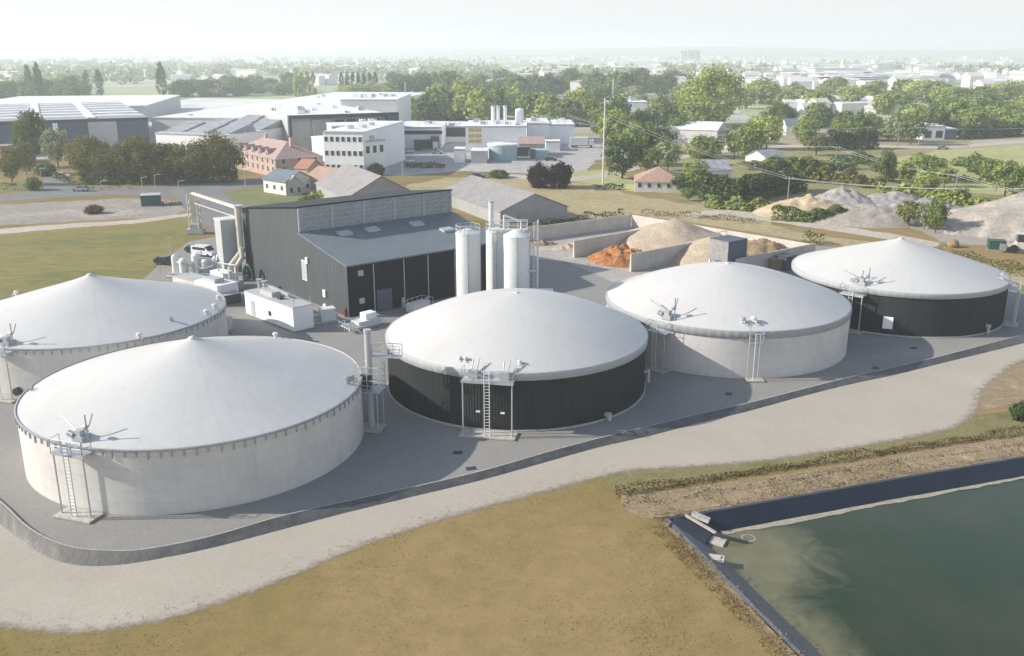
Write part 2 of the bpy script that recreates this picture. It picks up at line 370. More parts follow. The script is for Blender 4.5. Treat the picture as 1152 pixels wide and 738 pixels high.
L.new(tex(N, L, v, 5, 5, .7).outputs[0], b.inputs['Height']); L.new(b.outputs[0], B.inputs['Normal'])
MATS['ground'] = gm
tag(m.build('ground', 'ground', smooth=True), kind='structure')

# bund line round the tank yard
bund_top_px = smooth_px([(-260, 440), (-120, 494), (-40, 535), (0, 565.5), (27, 591), (53.7, 607), (80.5, 616), (112.7, 619.5), (160, 618.5), (236, 604), (313, 582), (389, 564.5), (465.6, 548), (542, 530), (615.5, 509), (671, 494), (738, 478), (782, 467), (838, 454.5), (904, 437.7), (956, 424.6), (1008, 413), (1060, 400.5), (1112, 387), (1152, 376.5), (1300, 339), (1420, 312)], 5)
bund_foot_px = smooth_px([(-260, 470), (-120, 522), (-40, 561), (0, 590), (27, 611), (53.7, 627), (80.5, 635), (112.7, 637), (160, 632), (236, 617), (313, 597), (389, 577), (465.6, 558.5), (542, 540), (615.5, 519.5), (671, 504), (738, 488.6), (782, 477), (838, 463.6), (904, 445.5), (956, 432.5), (1008, 421.5), (1060, 408.5), (1112, 396), (1152, 386), (1300, 348), (1420, 321)], 5)
bund = [G(*p, .2) for p in bund_top_px]; bund_foot = [G(*p, -.06) for p in bund_foot_px]
rear_px = [(1420, 318), (1250, 333), (1160, 338), (1142, 318), (1040, 290), (905, 274), (712, 244), (600, 258), (500, 255), (330, 255), (262, 262), (212, 272), (176, 300), (150, 326), (60, 345), (-60, 352), (-260, 400)]
sheet('yard', bund+[G(*p) for p in rear_px], -.04, 'yard', amp=0, world=True)
# gravel road in front of the bund
low = smooth_px([(1420, 345), (1300, 366), (1152, 398), (1115, 415), (1090, 435), (1083, 455), (1068, 470), (1040, 480), (950, 496), (840, 512), (750, 518), (700, 522), (650, 533), (600, 546), (500, 572), (400, 604), (300, 645), (200, 679), (120, 694), (60, 695), (0, 686), (-60, 668), (-150, 620), (-300, 520)], 4)
sheet('gravel_road', [a.lerp(b, .5) for a, b in zip(bund, bund_foot)]+[G(*p) for p in low], -.075, 'gravel', step=1.0, amp=.0, world=True)
feather('gravel_road_edge', [Vector((p.x, p.y, 0)) for p in reversed([G(*q) for q in low])], 2.4, -.07, 'gravel')
# two worn wheel tracks' pale verge strips in the road
sheet('green_verge', smooth_px([(690, 528), (760, 522), (840, 515), (950, 499), (1040, 483), (1100, 470), (1152, 462)], 4)+smooth_px([(1152, 486), (1050, 500), (950, 516), (840, 532), (740, 549), (690, 551), (676, 542)], 4), -.088, 'green_strip', .8, .1)
sheet('bare_verge', [(1090, 440), (1112, 420), (1152, 407), (1230, 395), (1230, 440), (1152, 452), (1098, 462)], -.092, 'bench_soil', .9, .1)
sheet('sandy_bench', smooth_px([(700, 556), (760, 549), (860, 536), (960, 520), (1060, 503), (1152, 488), (1260, 470)], 4)+smooth_px([(1260, 493), (1152, 513), (1000, 539), (820, 571), (752, 581), (720, 580), (698, 566)], 4), -.092, 'bench_soil', .8, .1)
# concrete in front of the silage bays, apron, left-hand lots and streets
sheet('concrete_floor', [(600, 268), (712, 251), (905, 283), (880, 300), (840, 320), (720, 335), (690, 318), (640, 296), (602, 292)], .012, 'concrete_floor', 2, .1)
sheet('gravel_lot', [(-80, 236), (0, 230), (60, 227), (150, 222), (198, 226), (216, 236), (190, 243), (130, 246), (60, 250), (0, 253), (-80, 256)], -.09, 'dirt_lot', 2, .6)
sheet('path', [(-80, 262), (0, 257), (80, 251), (150, 247), (214, 239), (216, 242), (150, 251), (80, 256), (0, 263), (-80, 270)], -.085, 'path', 2, .3)
sheet('street', smooth_px([(-120, 224), (0, 219), (60, 212), (150, 210.5), (220, 206), (300, 200), (420, 194)], 4)+smooth_px([(420, 198), (300, 207), (250, 215), (200, 222), (140, 219), (60, 222), (0, 226), (-120, 234)], 4), -.08, 'asphalt', 3, .1)
sheet('side_street', [(48, 213), (84, 212), (78, 203), (66, 194), (46, 186), (20, 178), (12, 181), (36, 190), (48, 198)], -.05, 'asphalt', 3, .2)
sheet('access_road', [(198, 221), (250, 214), (262, 226), (290, 234), (290, 254), (262, 262), (240, 262), (222, 244), (204, 232)], -.05, 'asphalt', 2, .3)
sheet('lawn', [(234, 219), (300, 208), (335, 213), (376, 222), (338, 243), (292, 238), (262, 228)], -.09, 'lawn', 2, .3)
sheet('street_verge', [(0, 208), (40, 203), (52, 211), (0, 217)], -.052, 'lawn', 2, .2)
sheet('dry_meadow', [(425, 216), (500, 199), (590, 199), (660, 207), (720, 220), (790, 232), (840, 243), (905, 262), (1010, 276), (1100, 292), (1190, 312), (1190, 335), (1140, 316), (1040, 288), (905, 270), (712, 240), (600, 254), (560, 238)], -.094, 'dry_meadow', 3, .8)
sheet('green_meadow', [(1000, 178), (1060, 168), (1152, 163), (1300, 158), (1300, 240), (1152, 222), (1080, 215), (1030, 205)], -.07, 'meadow', 5, 1.5)
sheet('scrub_ground', [(700, 207), (760, 178), (850, 168), (1010, 166), (1000, 178), (1030, 206), (1080, 216), (1152, 224), (1240, 250), (1152, 250), (1060, 240), (990, 226), (900, 222), (800, 234), (740, 217)], -.097, 'scrub', 4, .8)
sheet('roadside_meadow', [(640, 193), (690, 190), (720, 206), (740, 216), (700, 214), (650, 205)], -.05, 'meadow', 3, .6)
sheet('plant_yard', [(415, 196), (432, 188), (440, 160), (560, 150), (700, 155), (720, 172), (670, 180), (660, 192), (600, 195), (520, 192), (450, 198)], -.07, 'plant_yard', 4, .5)
sheet('works_yard', [(-60, 185), (60, 178), (175, 172), (270, 176), (320, 178), (320, 150), (180, 150), (-60, 160)], -.08, 'plant_yard', 4, .5)
sheet('lane', smooth_px([(560, 195), (640, 199), (690, 192), (760, 176), (850, 165), (950, 162), (1060, 164), (1160, 156)], 4)+smooth_px([(1160, 160), (1060, 167), (950, 165), (850, 168), (760, 180), (695, 196), (640, 204), (560, 200)], 4), -.045, 'path', 4, .3)
sheet('farm_track', smooth_px([(770, 240), (820, 236), (870, 243), (930, 252), (1000, 262), (1060, 273)], 4)+smooth_px([(1050, 278), (990, 268), (920, 257), (860, 248), (815, 242), (775, 245)], 4), -.055, 'path', 2, .4)
sheet('quarry_floor', [(868, 240), (900, 222), (960, 218), (1040, 222), (1110, 236), (1200, 262), (1200, 285), (1060, 272), (1010, 250), (930, 252)], -.06, 'grit_heap', 3, .8)

sheet('left_field', [(-200, 300), (-80, 271), (0, 264.5), (80, 258.5), (150, 252.5), (214, 243), (219, 262), (205, 275), (176, 298), (150, 322), (60, 342), (-60, 350), (-200, 390)], -.093, 'field', 2, .4)
fp = lambda q: [G(*p) for p in q]
feather('verge_edge', fp(smooth_px([(690, 528), (760, 522), (840, 515), (950, 499), (1040, 483), (1100, 470), (1152, 462)], 4))[::-1], .9, -.074, 'green_strip')
feather('bench_edge', fp(smooth_px([(1260, 493), (1152, 513), (1000, 539), (820, 571), (752, 581), (735, 581)], 4)), 1.0, -.08, 'bench_soil', -.1)
feather('bank_edge', fp([(752, 583), (775, 604), (820, 650), (870, 703), (905, 738), (960, 795)]), 1.6, -.08, 'bench_soil', -.3)
# ------------------------------------------------------------------ bund
def sweep(path, prof, name, mats, parent=None, mis=None, jit=0, seed=1):
    n = len(path); k = len(prof); m = MB(); vs = []; r = random.Random(seed)
    for i, p in enumerate(path):
        d = (path[min(n-1, i+1)]-path[max(0, i-1)]); d = Vector((d.x, d.y, 0)).normalized(); nn = Vector((d.y, -d.x, 0))
        for (o, z) in prof:
            q = p+nn*(o+r.uniform(-jit, jit)); vs.append((q.x, q.y, p.z+z+r.uniform(-jit, jit)*.4))
    m.add(vs, [(i*k+j, i*k+j+1, (i+1)*k+j+1, (i+1)*k+j) for i in range(n-1) for j in range(k-1)])
    m.f = [tuple(reversed(f)) for f in m.f]
    return m.build(name, mats, parent)
bd = thing('bund', 'low bund draped in wrinkled black plastic between tank yard and gravel road', 'bund')
sweep([Vector((p.x, p.y, 0)) for p in bund], [(-.16, -.05), (-.16, .2), (-.03, .2), (-.02, .1)], 'concrete_edge', 'concrete', bd)
m = MB(); rb = random.Random(3); prof = [(-.04, .205), (.0, .215), (.12, .19), (.3, .14), (.5, .09), (.7, .03), (.88, -.03), (1.0, -.085)]; vs = []; cnt = 0
for (a, b), (c_, d_) in zip(zip(bund, bund_foot), zip(bund[1:], bund_foot[1:])):
    for q in range(max(1, int((c_-a).length/.45))):
        t_ = q/max(1, int((c_-a).length/.45)); p, f = a.lerp(c_, t_), b.lerp(d_, t_); cnt += 1; wob = rb.uniform(-.05, .05)
        for u, z in prof:
            x, y = p.x+(f.x-p.x)*u, p.y+(f.y-p.y)*u; k = math.sin(min(1, max(0, u))*PI)
            vs.append((x, y, z+k*(wob+.06*noise.noise((x*1.1, y*1.1, 2)))))
n = len(prof); m.add(vs, [(i*n+j, i*n+j+1, (i+1)*n+j+1, (i+1)*n+j) for i in range(cnt-1) for j in range(n-1)]); m.f = [tuple(reversed(f)) for f in m.f]
m.build('plastic_cover', 'plastic_black', bd, smooth=True)

# ------------------------------------------------------------------ pond
WZ = -1.05
def offset_in(i0, i1, off): pass
cl = [crest_far[0]+dl*2.2, crest_far[0]+dl, crest_far[0]+dl*.5, crest_far[0]+dl*.2]
path = [Vector((p.x, p.y, 0)) for p in cl]+[Vector((p.x, p.y, 0)) for p in crest_far]
def dense(pts, step):
    o = []
    for a, b in zip(pts, pts[1:]):
        k = max(1, int((b-a).length/step)); o += [a.lerp(b, j/k) for j in range(k)]
    return o+[pts[-1]]
sweep(dense([Vector((p.x, p.y, 0)) for p in crest_far], 1.2), [(-.35, .0), (0, .03), (1.35, WZ), (2.6, WZ-1.0)], 'pond_liner', 'liner', None, jit=.03)
bpy.data.objects['pond_liner']['kind'] = 'structure'
lf = sweep(dense(cl+[crest_far[0]], 1.2), [(-.3, .0), (.0, .03), (2.0, WZ), (3.4, WZ-.9)], 'pond_liner', 'liner_skylit', None, jit=.03, seed=4)
lf['kind'] = 'structure'
wm, t, N, L, B = nt('pond_water'); B.inputs['Roughness'].default_value = .12; B.inputs['Specular IOR Level'].default_value = .26
v = coords(N, L, 'World')
c0 = G(830, 620, WZ)
vd = N.new('ShaderNodeVectorMath'); vd.operation = 'DISTANCE'; L.new(v, vd.inputs[0]); vd.inputs[1].default_value = (c0.x-1.0, c0.y-.5, WZ)
n = tex(N, L, v, .28, 7, .68, 1.2)
ma = N.new('ShaderNodeMath'); ma.operation = 'MULTIPLY_ADD'; ma.inputs[1].default_value = 9; L.new(n.outputs[0], ma.inputs[0]); dn = dl.normalized(); nrm = Vector((-dn.y, dn.x)); nrm = nrm if nrm.x > 0 else -nrm
vs_ = N.new('ShaderNodeVectorMath'); vs_.operation = 'SUBTRACT'; L.new(v, vs_.inputs[0]); vs_.inputs[1].default_value = (crest_far[0].x, crest_far[0].y, WZ)
vdt = N.new('ShaderNodeVectorMath'); vdt.operation = 'DOT_PRODUCT'; L.new(vs_.outputs[0], vdt.inputs[0]); vdt.inputs[1].default_value = (nrm.x*1.5, nrm.y*1.5, 0)
mn = N.new('ShaderNodeMath'); mn.operation = 'SMOOTH_MIN'; mn.inputs[2].default_value = 2.0; L.new(vd.outputs['Value'], mn.inputs[0]); L.new(vdt.outputs['Value'], mn.inputs[1]); L.new(mn.outputs[0], ma.inputs[2])
mr = N.new('ShaderNodeMapRange'); mr.inputs[1].default_value = 8.6; mr.inputs[2].default_value = 13; L.new(ma.outputs[0], mr.inputs[0])
murk = ramp(N, L, tex(N, L, v, .6, 5, .65).outputs[0], [(.3, (.12, .12, .06)), (.7, (.175, .16, .095))]).outputs[0]
deep = ramp(N, L, tex(N, L, v, .09, 4, .6).outputs[0], [(.3, (.014, .034, .013)), (.5, (.022, .04, .017)), (.7, (.045, .047, .026))]).outputs[0]
L.new(mixc(N, L, mr.outputs[0], murk, deep), B.inputs['Base Color'])
b = N.new('ShaderNodeBump'); b.inputs['Strength'].default_value = .06; b.inputs['Distance'].default_value = .05
L.new(tex(N, L, v, 2.2, 3, .6).outputs[0], b.inputs['Height']); L.new(b.outputs[0], B.inputs['Normal'])
MATS['pond_water'] = wm
sheet('pond_water', [p+Vector((0, -.9, 0)) if k < 5 else p for k, p in enumerate(pond_poly)], WZ, 'pond_water', amp=0, world=True)
# silt along the far waterline
wl = [G(812, 598, WZ), G(900, 583, WZ), G(1000, 563.5, WZ), G(1152, 535, WZ), G(1250, 516, WZ)]
wl2 = [p+Vector((-.15, -.62, 0)) for p in reversed(wl)]
sheet('silt_shore', [p+Vector((0, .35, 0)) for p in wl]+wl2, WZ+.03, 'silt', .6, .1, world=True)
# inlet chute at the corner of the pond
c = G(757, 586)
ch = thing('inlet_chute', 'concrete inlet chute with pale wing wall at the corner of the pond', 'inlet', c, R_(-28))
m = MB(); m.add([(0, -1.0, .06), (0, 1.1, .06), (2.9, .8, -.75), (2.9, -1.0, -.75), (0, -1.0, -.05), (0, 1.1, -.05), (2.9, .8, -.95), (2.9, -1.0, -.95)], [(0, 3, 2, 1), (4, 5, 6, 7), (0, 4, 7, 3), (1, 2, 6, 5), (2, 3, 7, 6), (0, 1, 5, 4)])
m.build('channel', 'liner', ch)
m = MB(); m.beam((.6, 1.2, .1), (3.2, 1.0, -.72), .16, .22); m.beam((1.0, 1.7, .1), (2.4, 1.7, -.2), .5, .3); m.build('wing_wall', 'concrete', ch)
m = MB(); m.box(2.95, 4.1, -.3, .8, -1.2, -.9); m.build('apron', 'concrete', ch)
m = MB(); m.path([(3.2, .5, -.55), (4.6, .9, -.8), (5.6, 1.2, -.95)], .13, 8); m.build('pipe', 'dark_grey', ch)
p = G(802, 629, -.45)
fl = MB(); p = p+Vector((.25, 0, .0)); fl.box(-.55, .55, -.38, .38, 0, .16); fl.box(-.3, .3, -.2, .2, .16, .24)
tag(fl.build('float', 'bay_concrete', None, p, R_(-15)), 'small pale float block lying on the black pond bank liner', 'float')
p = G(842, 605, WZ)
rr = MB(); rr.lathe([(.44, .003), (.5, .012), (.56, .003)], 24)
tag(rr.build('mixer_ring', 'silt', None, p), 'pale ring breaking the surface of the murky pond corner', 'mixer ring')

# ------------------------------------------------------------------ leaf cards, trees, hedges
def cards(cent, size, out=None):
    n = len(cent); a = rng.normal(size=(n, 3))
    if out is not None:                                 # leaf sprays face outwards, with scatter
        o = out/np.maximum(1e-6, np.linalg.norm(out, axis=1))[:, None]; o = o+rng.normal(size=(n, 3))*.42; o /= np.linalg.norm(o, axis=1)[:, None]
        a -= (a*o).sum(1)[:, None]*o; a /= np.linalg.norm(a, axis=1)[:, None]; b = np.cross(o, a)
        s = size*rng.uniform(.6, 1.3, n)[:, None]; a = a*s; b = b*s*.75
        v = np.stack([cent-a-b*.6, cent+a*.3-b, cent+a+b*.5, cent-a*.4+b], 1).reshape(-1, 3)
        return v, np.arange(4*n).reshape(-1, 4)
    a /= np.linalg.norm(a, axis=1)[:, None]
    b = rng.normal(size=(n, 3)); b -= (a*b).sum(1)[:, None]*a; b /= np.linalg.norm(b, axis=1)[:, None]
    s = size*rng.uniform(.6, 1.3, n)[:, None]; a = a*s; b = b*s*.75
    v = np.stack([cent-a-b*.6, cent+a*.3-b, cent+a+b*.5, cent-a*.4+b], 1).reshape(-1, 3)
    return v, np.arange(4*n).reshape(-1, 4)
def card_mesh(name, cent, size, mats, extra=None, out=None):
    v, f = cards(np.asarray(cent), size, out); mb = MB(); mb.v = [tuple(x) for x in v]; mb.f = [tuple(x) for x in f]; mb.m = [0]*len(mb.f)
    if extra: mb.add(extra.v, extra.f, 1)
    return mb.mesh(name, mats)
def crown_pts(kind, n_cl, per, seed):
    r = np.random.default_rng(seed); out = []
    for k in range(n_cl):
        d = r.normal(size=3); d /= np.linalg.norm(d); q = r.uniform(.45, 1)**.5
        lump = 1+.33*noise.noise(Vector(d)*1.9+Vector((seed*3.1, 0, 0)))
        if kind == 'round':
            c = np.array([d[0]*.43*q*lump, d[1]*.43*q*lump, .58+d[2]*.37*q*lump]); sg = (.06, .06, .05)
        elif kind == 'wide':
            c = np.array([d[0]*.45*q*lump, d[1]*.45*q*lump, .52+d[2]*.4*q*lump]); sg = (.045, .045, .05)
        elif kind == 'poplar':
            z = r.uniform(.1, .98); w = .44*math.sin(PI*min(1, (z*.86+.13)))**.7; t = r.uniform(0, 2*PI)
            c = np.array([math.cos(t)*w*q, math.sin(t)*w*q, z]); sg = (.07, .07, .025)
        elif kind == 'conifer':
            z = r.uniform(.06, .97); w = .5*(1-z)**.75*(.75+.25*math.sin(z*38)); t = r.uniform(0, 2*PI)
            c = np.array([math.cos(t)*w*q, math.sin(t)*w*q, z]); sg = (.05, .05, .02)
        else:
            c = np.array([d[0]*.44*q*lump, d[1]*.44*q*lump, max(.04, .42+d[2]*.46*q*lump)]); sg = (.06, .06, .07)
        out.append(c+r.normal(size=(per, 3))*np.array(sg))
    p = np.concatenate(out); p[:, 2] = np.maximum(p[:, 2], .02); return p
def trunk_mb(top, seed, w=.022):
    r = random.Random(seed); mb = MB(); mb.bar((0, 0, -.02), (0, 0, top*.55), w*1.25, 7, w*.85); mb.bar((0, 0, top*.55), (.01, .01, top), w*.85, 6, w*.3)
    for k in range(5):
        t = r.uniform(0, 2*PI); z = top*r.uniform(.45, .8); l = r.uniform(.15, .27)
        mb.bar((0, 0, z), (math.cos(t)*l, math.sin(t)*l, z+l*.8), w*.5, 5, w*.15)
    return mb
KINDS = {'round': (62, 36, .034, .75), 'wide': (170, 42, .019, .7), 'poplar': (60, 34, .034, .85), 'conifer': (75, 34, .03, .92), 'bush': (95, 34, .04, .3)}
CROWN, TRUNK, WHOLE = {}, {}, {}
for kd, (nc, per, lf_, top) in KINDS.items():
    CROWN[kd], TRUNK[kd], WHOLE[kd] = [], [], []
    for sd in range(4 if kd == 'round' else 3):
        pts = crown_pts(kd, nc, per, sd+5); tm = trunk_mb(top, sd)
        fo = lambda q: (q-np.array([0, 0, .5 if kd not in ('poplar', 'conifer') else 0]))*np.array([1, 1, 1 if kd not in ('poplar', 'conifer') else .12])+np.array([0, 0, .06])
        CROWN[kd].append(card_mesh('crown', pts, lf_, [L_MID], None, fo(pts))); TRUNK[kd].append(tm.mesh('trunk', ['bark']))
        pq = pts[rng.permutation(len(pts))[:int(len(pts)*.62)]]; WHOLE[kd].append(card_mesh('tree', pq, lf_*1.25, [L_MID, 'bark'], tm, fo(pq)))
def setmat(o, mat): o.material_slots[0].link = 'OBJECT'; o.material_slots[0].material = mat
tn = [0]
def tree(kind, px, py, hpx, wpx, mat, label, group=None, cat='tree', name=None, z=GZ, far=False):
    tn[0] += 1; k = tn[0]; p = G(px, py, z); s = ppm(p); h, w = hpx/s/.97, wpx/s
    rz = random.uniform(0, 6.28); name = name or ('bush' if kind == 'bush' else 'poplar' if kind == 'poplar' else 'conifer' if kind == 'conifer' else 'tree')
    if far:
        o = link(name, WHOLE[kind][k % len(WHOLE[kind])], None, p, rz); o.scale = (w, w, h); setmat(o, mat); return tag(o, label, cat, group)
    r = thing(name, label, cat, p, rz, group)
    for nm, src in (('trunk', TRUNK), ('crown', CROWN)):
        o = link(nm, src[kind][k % len(src[kind])], r); o.scale = (w, w, h)
        if nm == 'crown': setmat(o, mat)
    return r
def hedge(pxs, wid, hgt, mat, label, name='hedge', group=None, dens=9, leaf=.28, kind=None, cat='hedge', z=GZ, rough=.25):
    pts = [G(*p, z) for p in pxs]; out = []; od = []
    for a, b in zip(pts, pts[1:]):
        d = b-a; n = max(6, int(d.length*dens*hgt*max(1, wid)/1.5)); nn = Vector((-d.y, d.x, 0)).normalized()
        for _ in range(n):
            t = random.random(); u = random.uniform(-.5, .5); q = a+d*t
            top = hgt*(1+rough*noise.noise((q.x*.35, q.y*.35, hgt))*2)
            zz = top*(1-random.random()**2.2); ww = wid*(1-.45*(zz/max(.1, top))**2)
            q = q+nn*u*ww; out.append((q.x-pts[0].x, q.y-pts[0].y, zz)); od.append((nn.x*u*2.5/max(.5, wid), nn.y*u*2.5/max(.5, wid), .25+zz/max(.1, top)*.6))
    o = link(name, card_mesh(name, out, leaf, [mat], None, np.array(od)), None, pts[0]); return tag(o, label, None if kind else cat, group, kind)

# ------------------------------------------------------------------ biogas tanks
T = {1: (-29.03, 80.6, 14.93, 5.47, 10.06), 2: (-49.53, 106.19, 14.81, 5.27, 9.85), 3: (.5, 96.43, 14.0, 5.16, 10.12),
     4: (26.69, 112.17, 14.77, 4.62, 9.8), 5: (53.8, 126.6, 14.02, 5.07, 10.09)}
PROF = {1: (1.12, .1, 7), 2: (1.12, .1, 7), 3: (1.75, .025, 10), 4: (1.55, .04, 9), 5: (1.18, .07, 8)}
LAB = {1: 'pale concrete round tank with white tented cover, nearest the camera on the yard',
       2: 'pale concrete round tank partly cut off at the left edge behind the nearest pale tank',
       3: 'dark clad round tank with domed white cover and ladder platform in the middle of yard',
       4: 'pale concrete round tank with grey skirted cover between the two dark clad tanks',
       5: 'dark clad round tank with white conical cover at the right end of yard'}
TROOT = {}
def tank(i, dark, fascia):
    cx, cy, R, h, ah = T[i]; root = thing('biogas_tank', LAB[i], 'biogas tank', (cx, cy, 0), 0, 'round biogas tanks in the yard'); TROOT[i] = root
    if dark:
        n = 2400; m = MB(); pat = (0, 0, .0, .012, .03, .03, .03, .012)
        rs = random.Random(i); off = {}
        def rf(k):
            pan = k//120
            if pan not in off: off[pan] = rs.uniform(0, .012)
            return -.06+pat[k % 8]+off[pan]
        m.lathe([(R, 0.02), (R, h+.15)], n, rfun=rf); m.build('wall', 'clad_dark', root)
        m = MB(); m.lathe([(R+.12, -.03), (R+.12, .12), (R-.1, .12)], 96); m.build('footing', 'concrete', root)
    else:
        m = MB(); m.lathe([(R, -.03), (R, h+.1)], 160); m.build('wall', 'tank_concrete', root, smooth=True)
    top = h+fascia; p, kk, ee = PROF[i]
    prof = []
    for s in range(0, 41):
        t = 1-s/40; g = (1-t**p)*(1-kk)+kk*(math.exp(-t*ee)-math.exp(-ee)*t)
        prof.append((max(.02, R*1.004*t), top+(ah-top)*g))
    m = MB(); m.lathe(prof, 160, cap1=True); m.build('membrane_cover', 'membrane', root, smooth=True)
    m = MB(); m.lathe([(.45, ah-.33), (.4, ah-.05), (.1, ah+.1), (.02, ah+.12)], 20, cap1=True); m.build('cover_cap', 'membrane', root, smooth=True)
    if fascia > .3:
        m = MB(); m.lathe([(R+.06, h), (R+.1, h+.03), (R+.12, top-.02), (R+.08, top+.06), (R-.15, top+.07)], 384, rfun=lambda k: .03 if k % 4 < 2 else 0); m.build('skirt', {3: 'fascia_pale', 4: 'fascia', 5: 'fascia_pale'}[i], root, smooth=True)
    else:
        m = MB(); m.lathe([(R+.05, h-.08), (R+.12, h-.06), (R+.14, h+.08), (R+.0, h+.13)], 160)
        n = 104
        for k in range(n):
            t = 2*PI*(k+.2*random.random())/n; l = random.uniform(.45, .7); ca, sa = math.cos(t), math.sin(t)
            m.beam(((R+.07)*ca, (R+.07)*sa, h-l), ((R+.07)*ca, (R+.07)*sa, h-.05), .1, .07)
        m.build('clamp_rail', 'steel', root)
    return root
tank(1, False, 0); tank(2, False, 0); tank(3, True, .72); tank(4, False, .8); tank(5, True, .62)
def tang(i, px, py, z):                               # angle round tank i of the rim point seen at px,py
    q = G(px, py, z); return math.atan2(q.y-T[i][1], q.x-T[i][0])
def surf_z(i, r):
    cx, cy, R, h, ah = T[i]; f = {3: .72, 4: .8, 5: .62}.get(i, 0); p, kk, ee = PROF[i]; t = min(1, r/R); top = h+f
    return top+(ah-top)*((1-t**p)*(1-kk)+kk*(math.exp(-t*ee)-math.exp(-ee)*t))
def ladder_mb(x, y, z0, z1, w=.5):
    m = MB()
    for s in (-1, 1): m.bar((x+s*w/2, y, z0), (x+s*w/2, y, z1), .045, 5)
    k = z0+.3
    while k < z1: m.bar((x-w/2, y, k), (x+w/2, y, k), .03, 4); k += .3
    return m
def rail_mb(x0, x1, y0, y1, z, hgt=1.1, gap=None):
    m = MB(); pts = [(x0, y0), (x0, y1), (x1, y1), (x1, y0)]
    for a, b in zip(pts, pts[1:]):
        for q in (.5, 1.0): m.bar((*a, z+hgt*q), (*b, z+hgt*q), .03, 5)
        n = max(1, int(round(math.hypot(b[0]-a[0], b[1]-a[1])/1.0)))
        for k in range(n+1):
            t = k/n; x, y = a[0]+(b[0]-a[0])*t, a[1]+(b[1]-a[1])*t; m.bar((x, y, z), (x, y, z+hgt), .03, 5)
    return m
def platform(i, a, w=3.0, d=1.3, zd=None, posts=True, pad=True, lad=0.0, cage=True):
    cx, cy, R, h, ah = T[i]; zd = h-.1 if zd is None else zd
    root = link('platform', None, TROOT[i], (R*math.cos(a), R*math.sin(a), 0), a-PI/2)      # local y points outwards
    m = MB(); m.box(-w/2, w/2, .16, d, zd-.1, zd); m.box(-w/2-.06, w/2+.06, .14, .2, zd-.22, zd+.02); m.box(-w/2-.06, w/2+.06, d-.06, d+.02, zd-.22, zd+.02); m.build('deck', 'galv', root)
    rail_mb(-w/2, w/2, .2, d, zd).build('railing', 'galv', root)
    if posts:
        for s in (-1, 1): MB().bar((s*(w/2-.1), d-.12, 0), (s*(w/2-.1), d-.12, zd-.1), .07, 6).build('post', 'galv', root)
    ladder_mb(lad, d+.1, 0, zd+1.1).build('ladder', 'white_steel', root)
    if pad: MB().box(-w/2-.25, w/2+.25, .15, d+.5, 0, .14).build('base_pad', 'concrete', root)
    return root
def agitator(i, a, s=1.0, flip=1):                    # stirrer winch: motor, cable sheave, tilted mast arms at the rim
    cx, cy, R, h, ah = T[i]; r0 = R-1.0; z = surf_z(i, r0)
    root = link('stirrer', None, TROOT[i], (r0*math.cos(a), r0*math.sin(a), z), a-PI/2); root.scale = (s, s, s)
    m = MB(); m.box(-.55, .55, -.5, .6, -.1, .35); m.box(-.3, .3, -.1, .5, .35, .8); m.build('service_box', 'galv', root)
    m = MB(); m.bar((-.9, .3, -.2), (-.9, .3, 2.3), .06, 6); m.bar((-.9, .3, 1.2), (-.55, .2, 1.2), .2, 8); m.build('mast', 'steel', root)
    m = MB(); m.path([(.3, .2, .6), (flip*1.4, -.3, .95), (flip*2.8, -.9, 1.25)], .06, 6); m.path([(-.2, .2, .5), (-.6, -.3, 1.1), (-.5, -.9, 1.9)], .06, 6); m.build('arm', 'steel', root)
    m = MB(); m.bar((.4, .45, .35), (.95, .45, .5), .26, 10); m.build('motor', 'steel', root)
    return root
def valve(i, a, r, s=1.0, mat='steel'):
    z = surf_z(i, r); root = link('pressure_valve', None, TROOT[i], (r*math.cos(a), r*math.sin(a), z-.05), a); root.scale = (s, s, s)
    m = MB(); m.lathe([(.22, 0), (.22, .45), (.38, .5), (.38, .75), (.15, .85)], 12, cap1=True); m.build('housing', mat, root)
    m = MB(); m.path([(0, 0, .3), (.6, .2, .3), (.6, .2, 0)], .08, 6); m.build('pipe', mat, root)
a = tang(1, 82, 507, 5.4); platform(1, a, 3.0, 1.2); agitator(1, a-.03, .95)
a = tang(1, 404, 437, 5.4); valve(1, a+.02, 14.0, .9); valve(1, a+.09, 14.2, .7)
valve(1, tang(1, 305, 382, 5.8), 14.2, .8, 'white_steel'); valve(1, tang(1, 63, 440, 5.5), 14.3, .5)
a = tang(2, -8, 396, 5.3); platform(2, a, 3.0, 1.2); agitator(2, a)
for px, py in ((237, 355), (247, 338), (244, 348)): valve(2, tang(2, px, py, 5.4), 14.1, .8, 'white_steel')
valve(2, tang(2, 205, 368, 5.4), 12.8, .6); valve(2, tang(2, 160, 383, 5.3), 14.5, .8, 'white_steel'); valve(2, tang(2, 64, 330, 7), 12, .8, 'white_steel')
m = MB(); aa = tang(2, 22, 445, .2); m.bar((14.7*math.cos(aa), 14.7*math.sin(aa), .75), (15.3*math.cos(aa), 15.3*math.sin(aa), .75), .42, 14); m.build('manhole', 'dark_grey', TROOT[2])
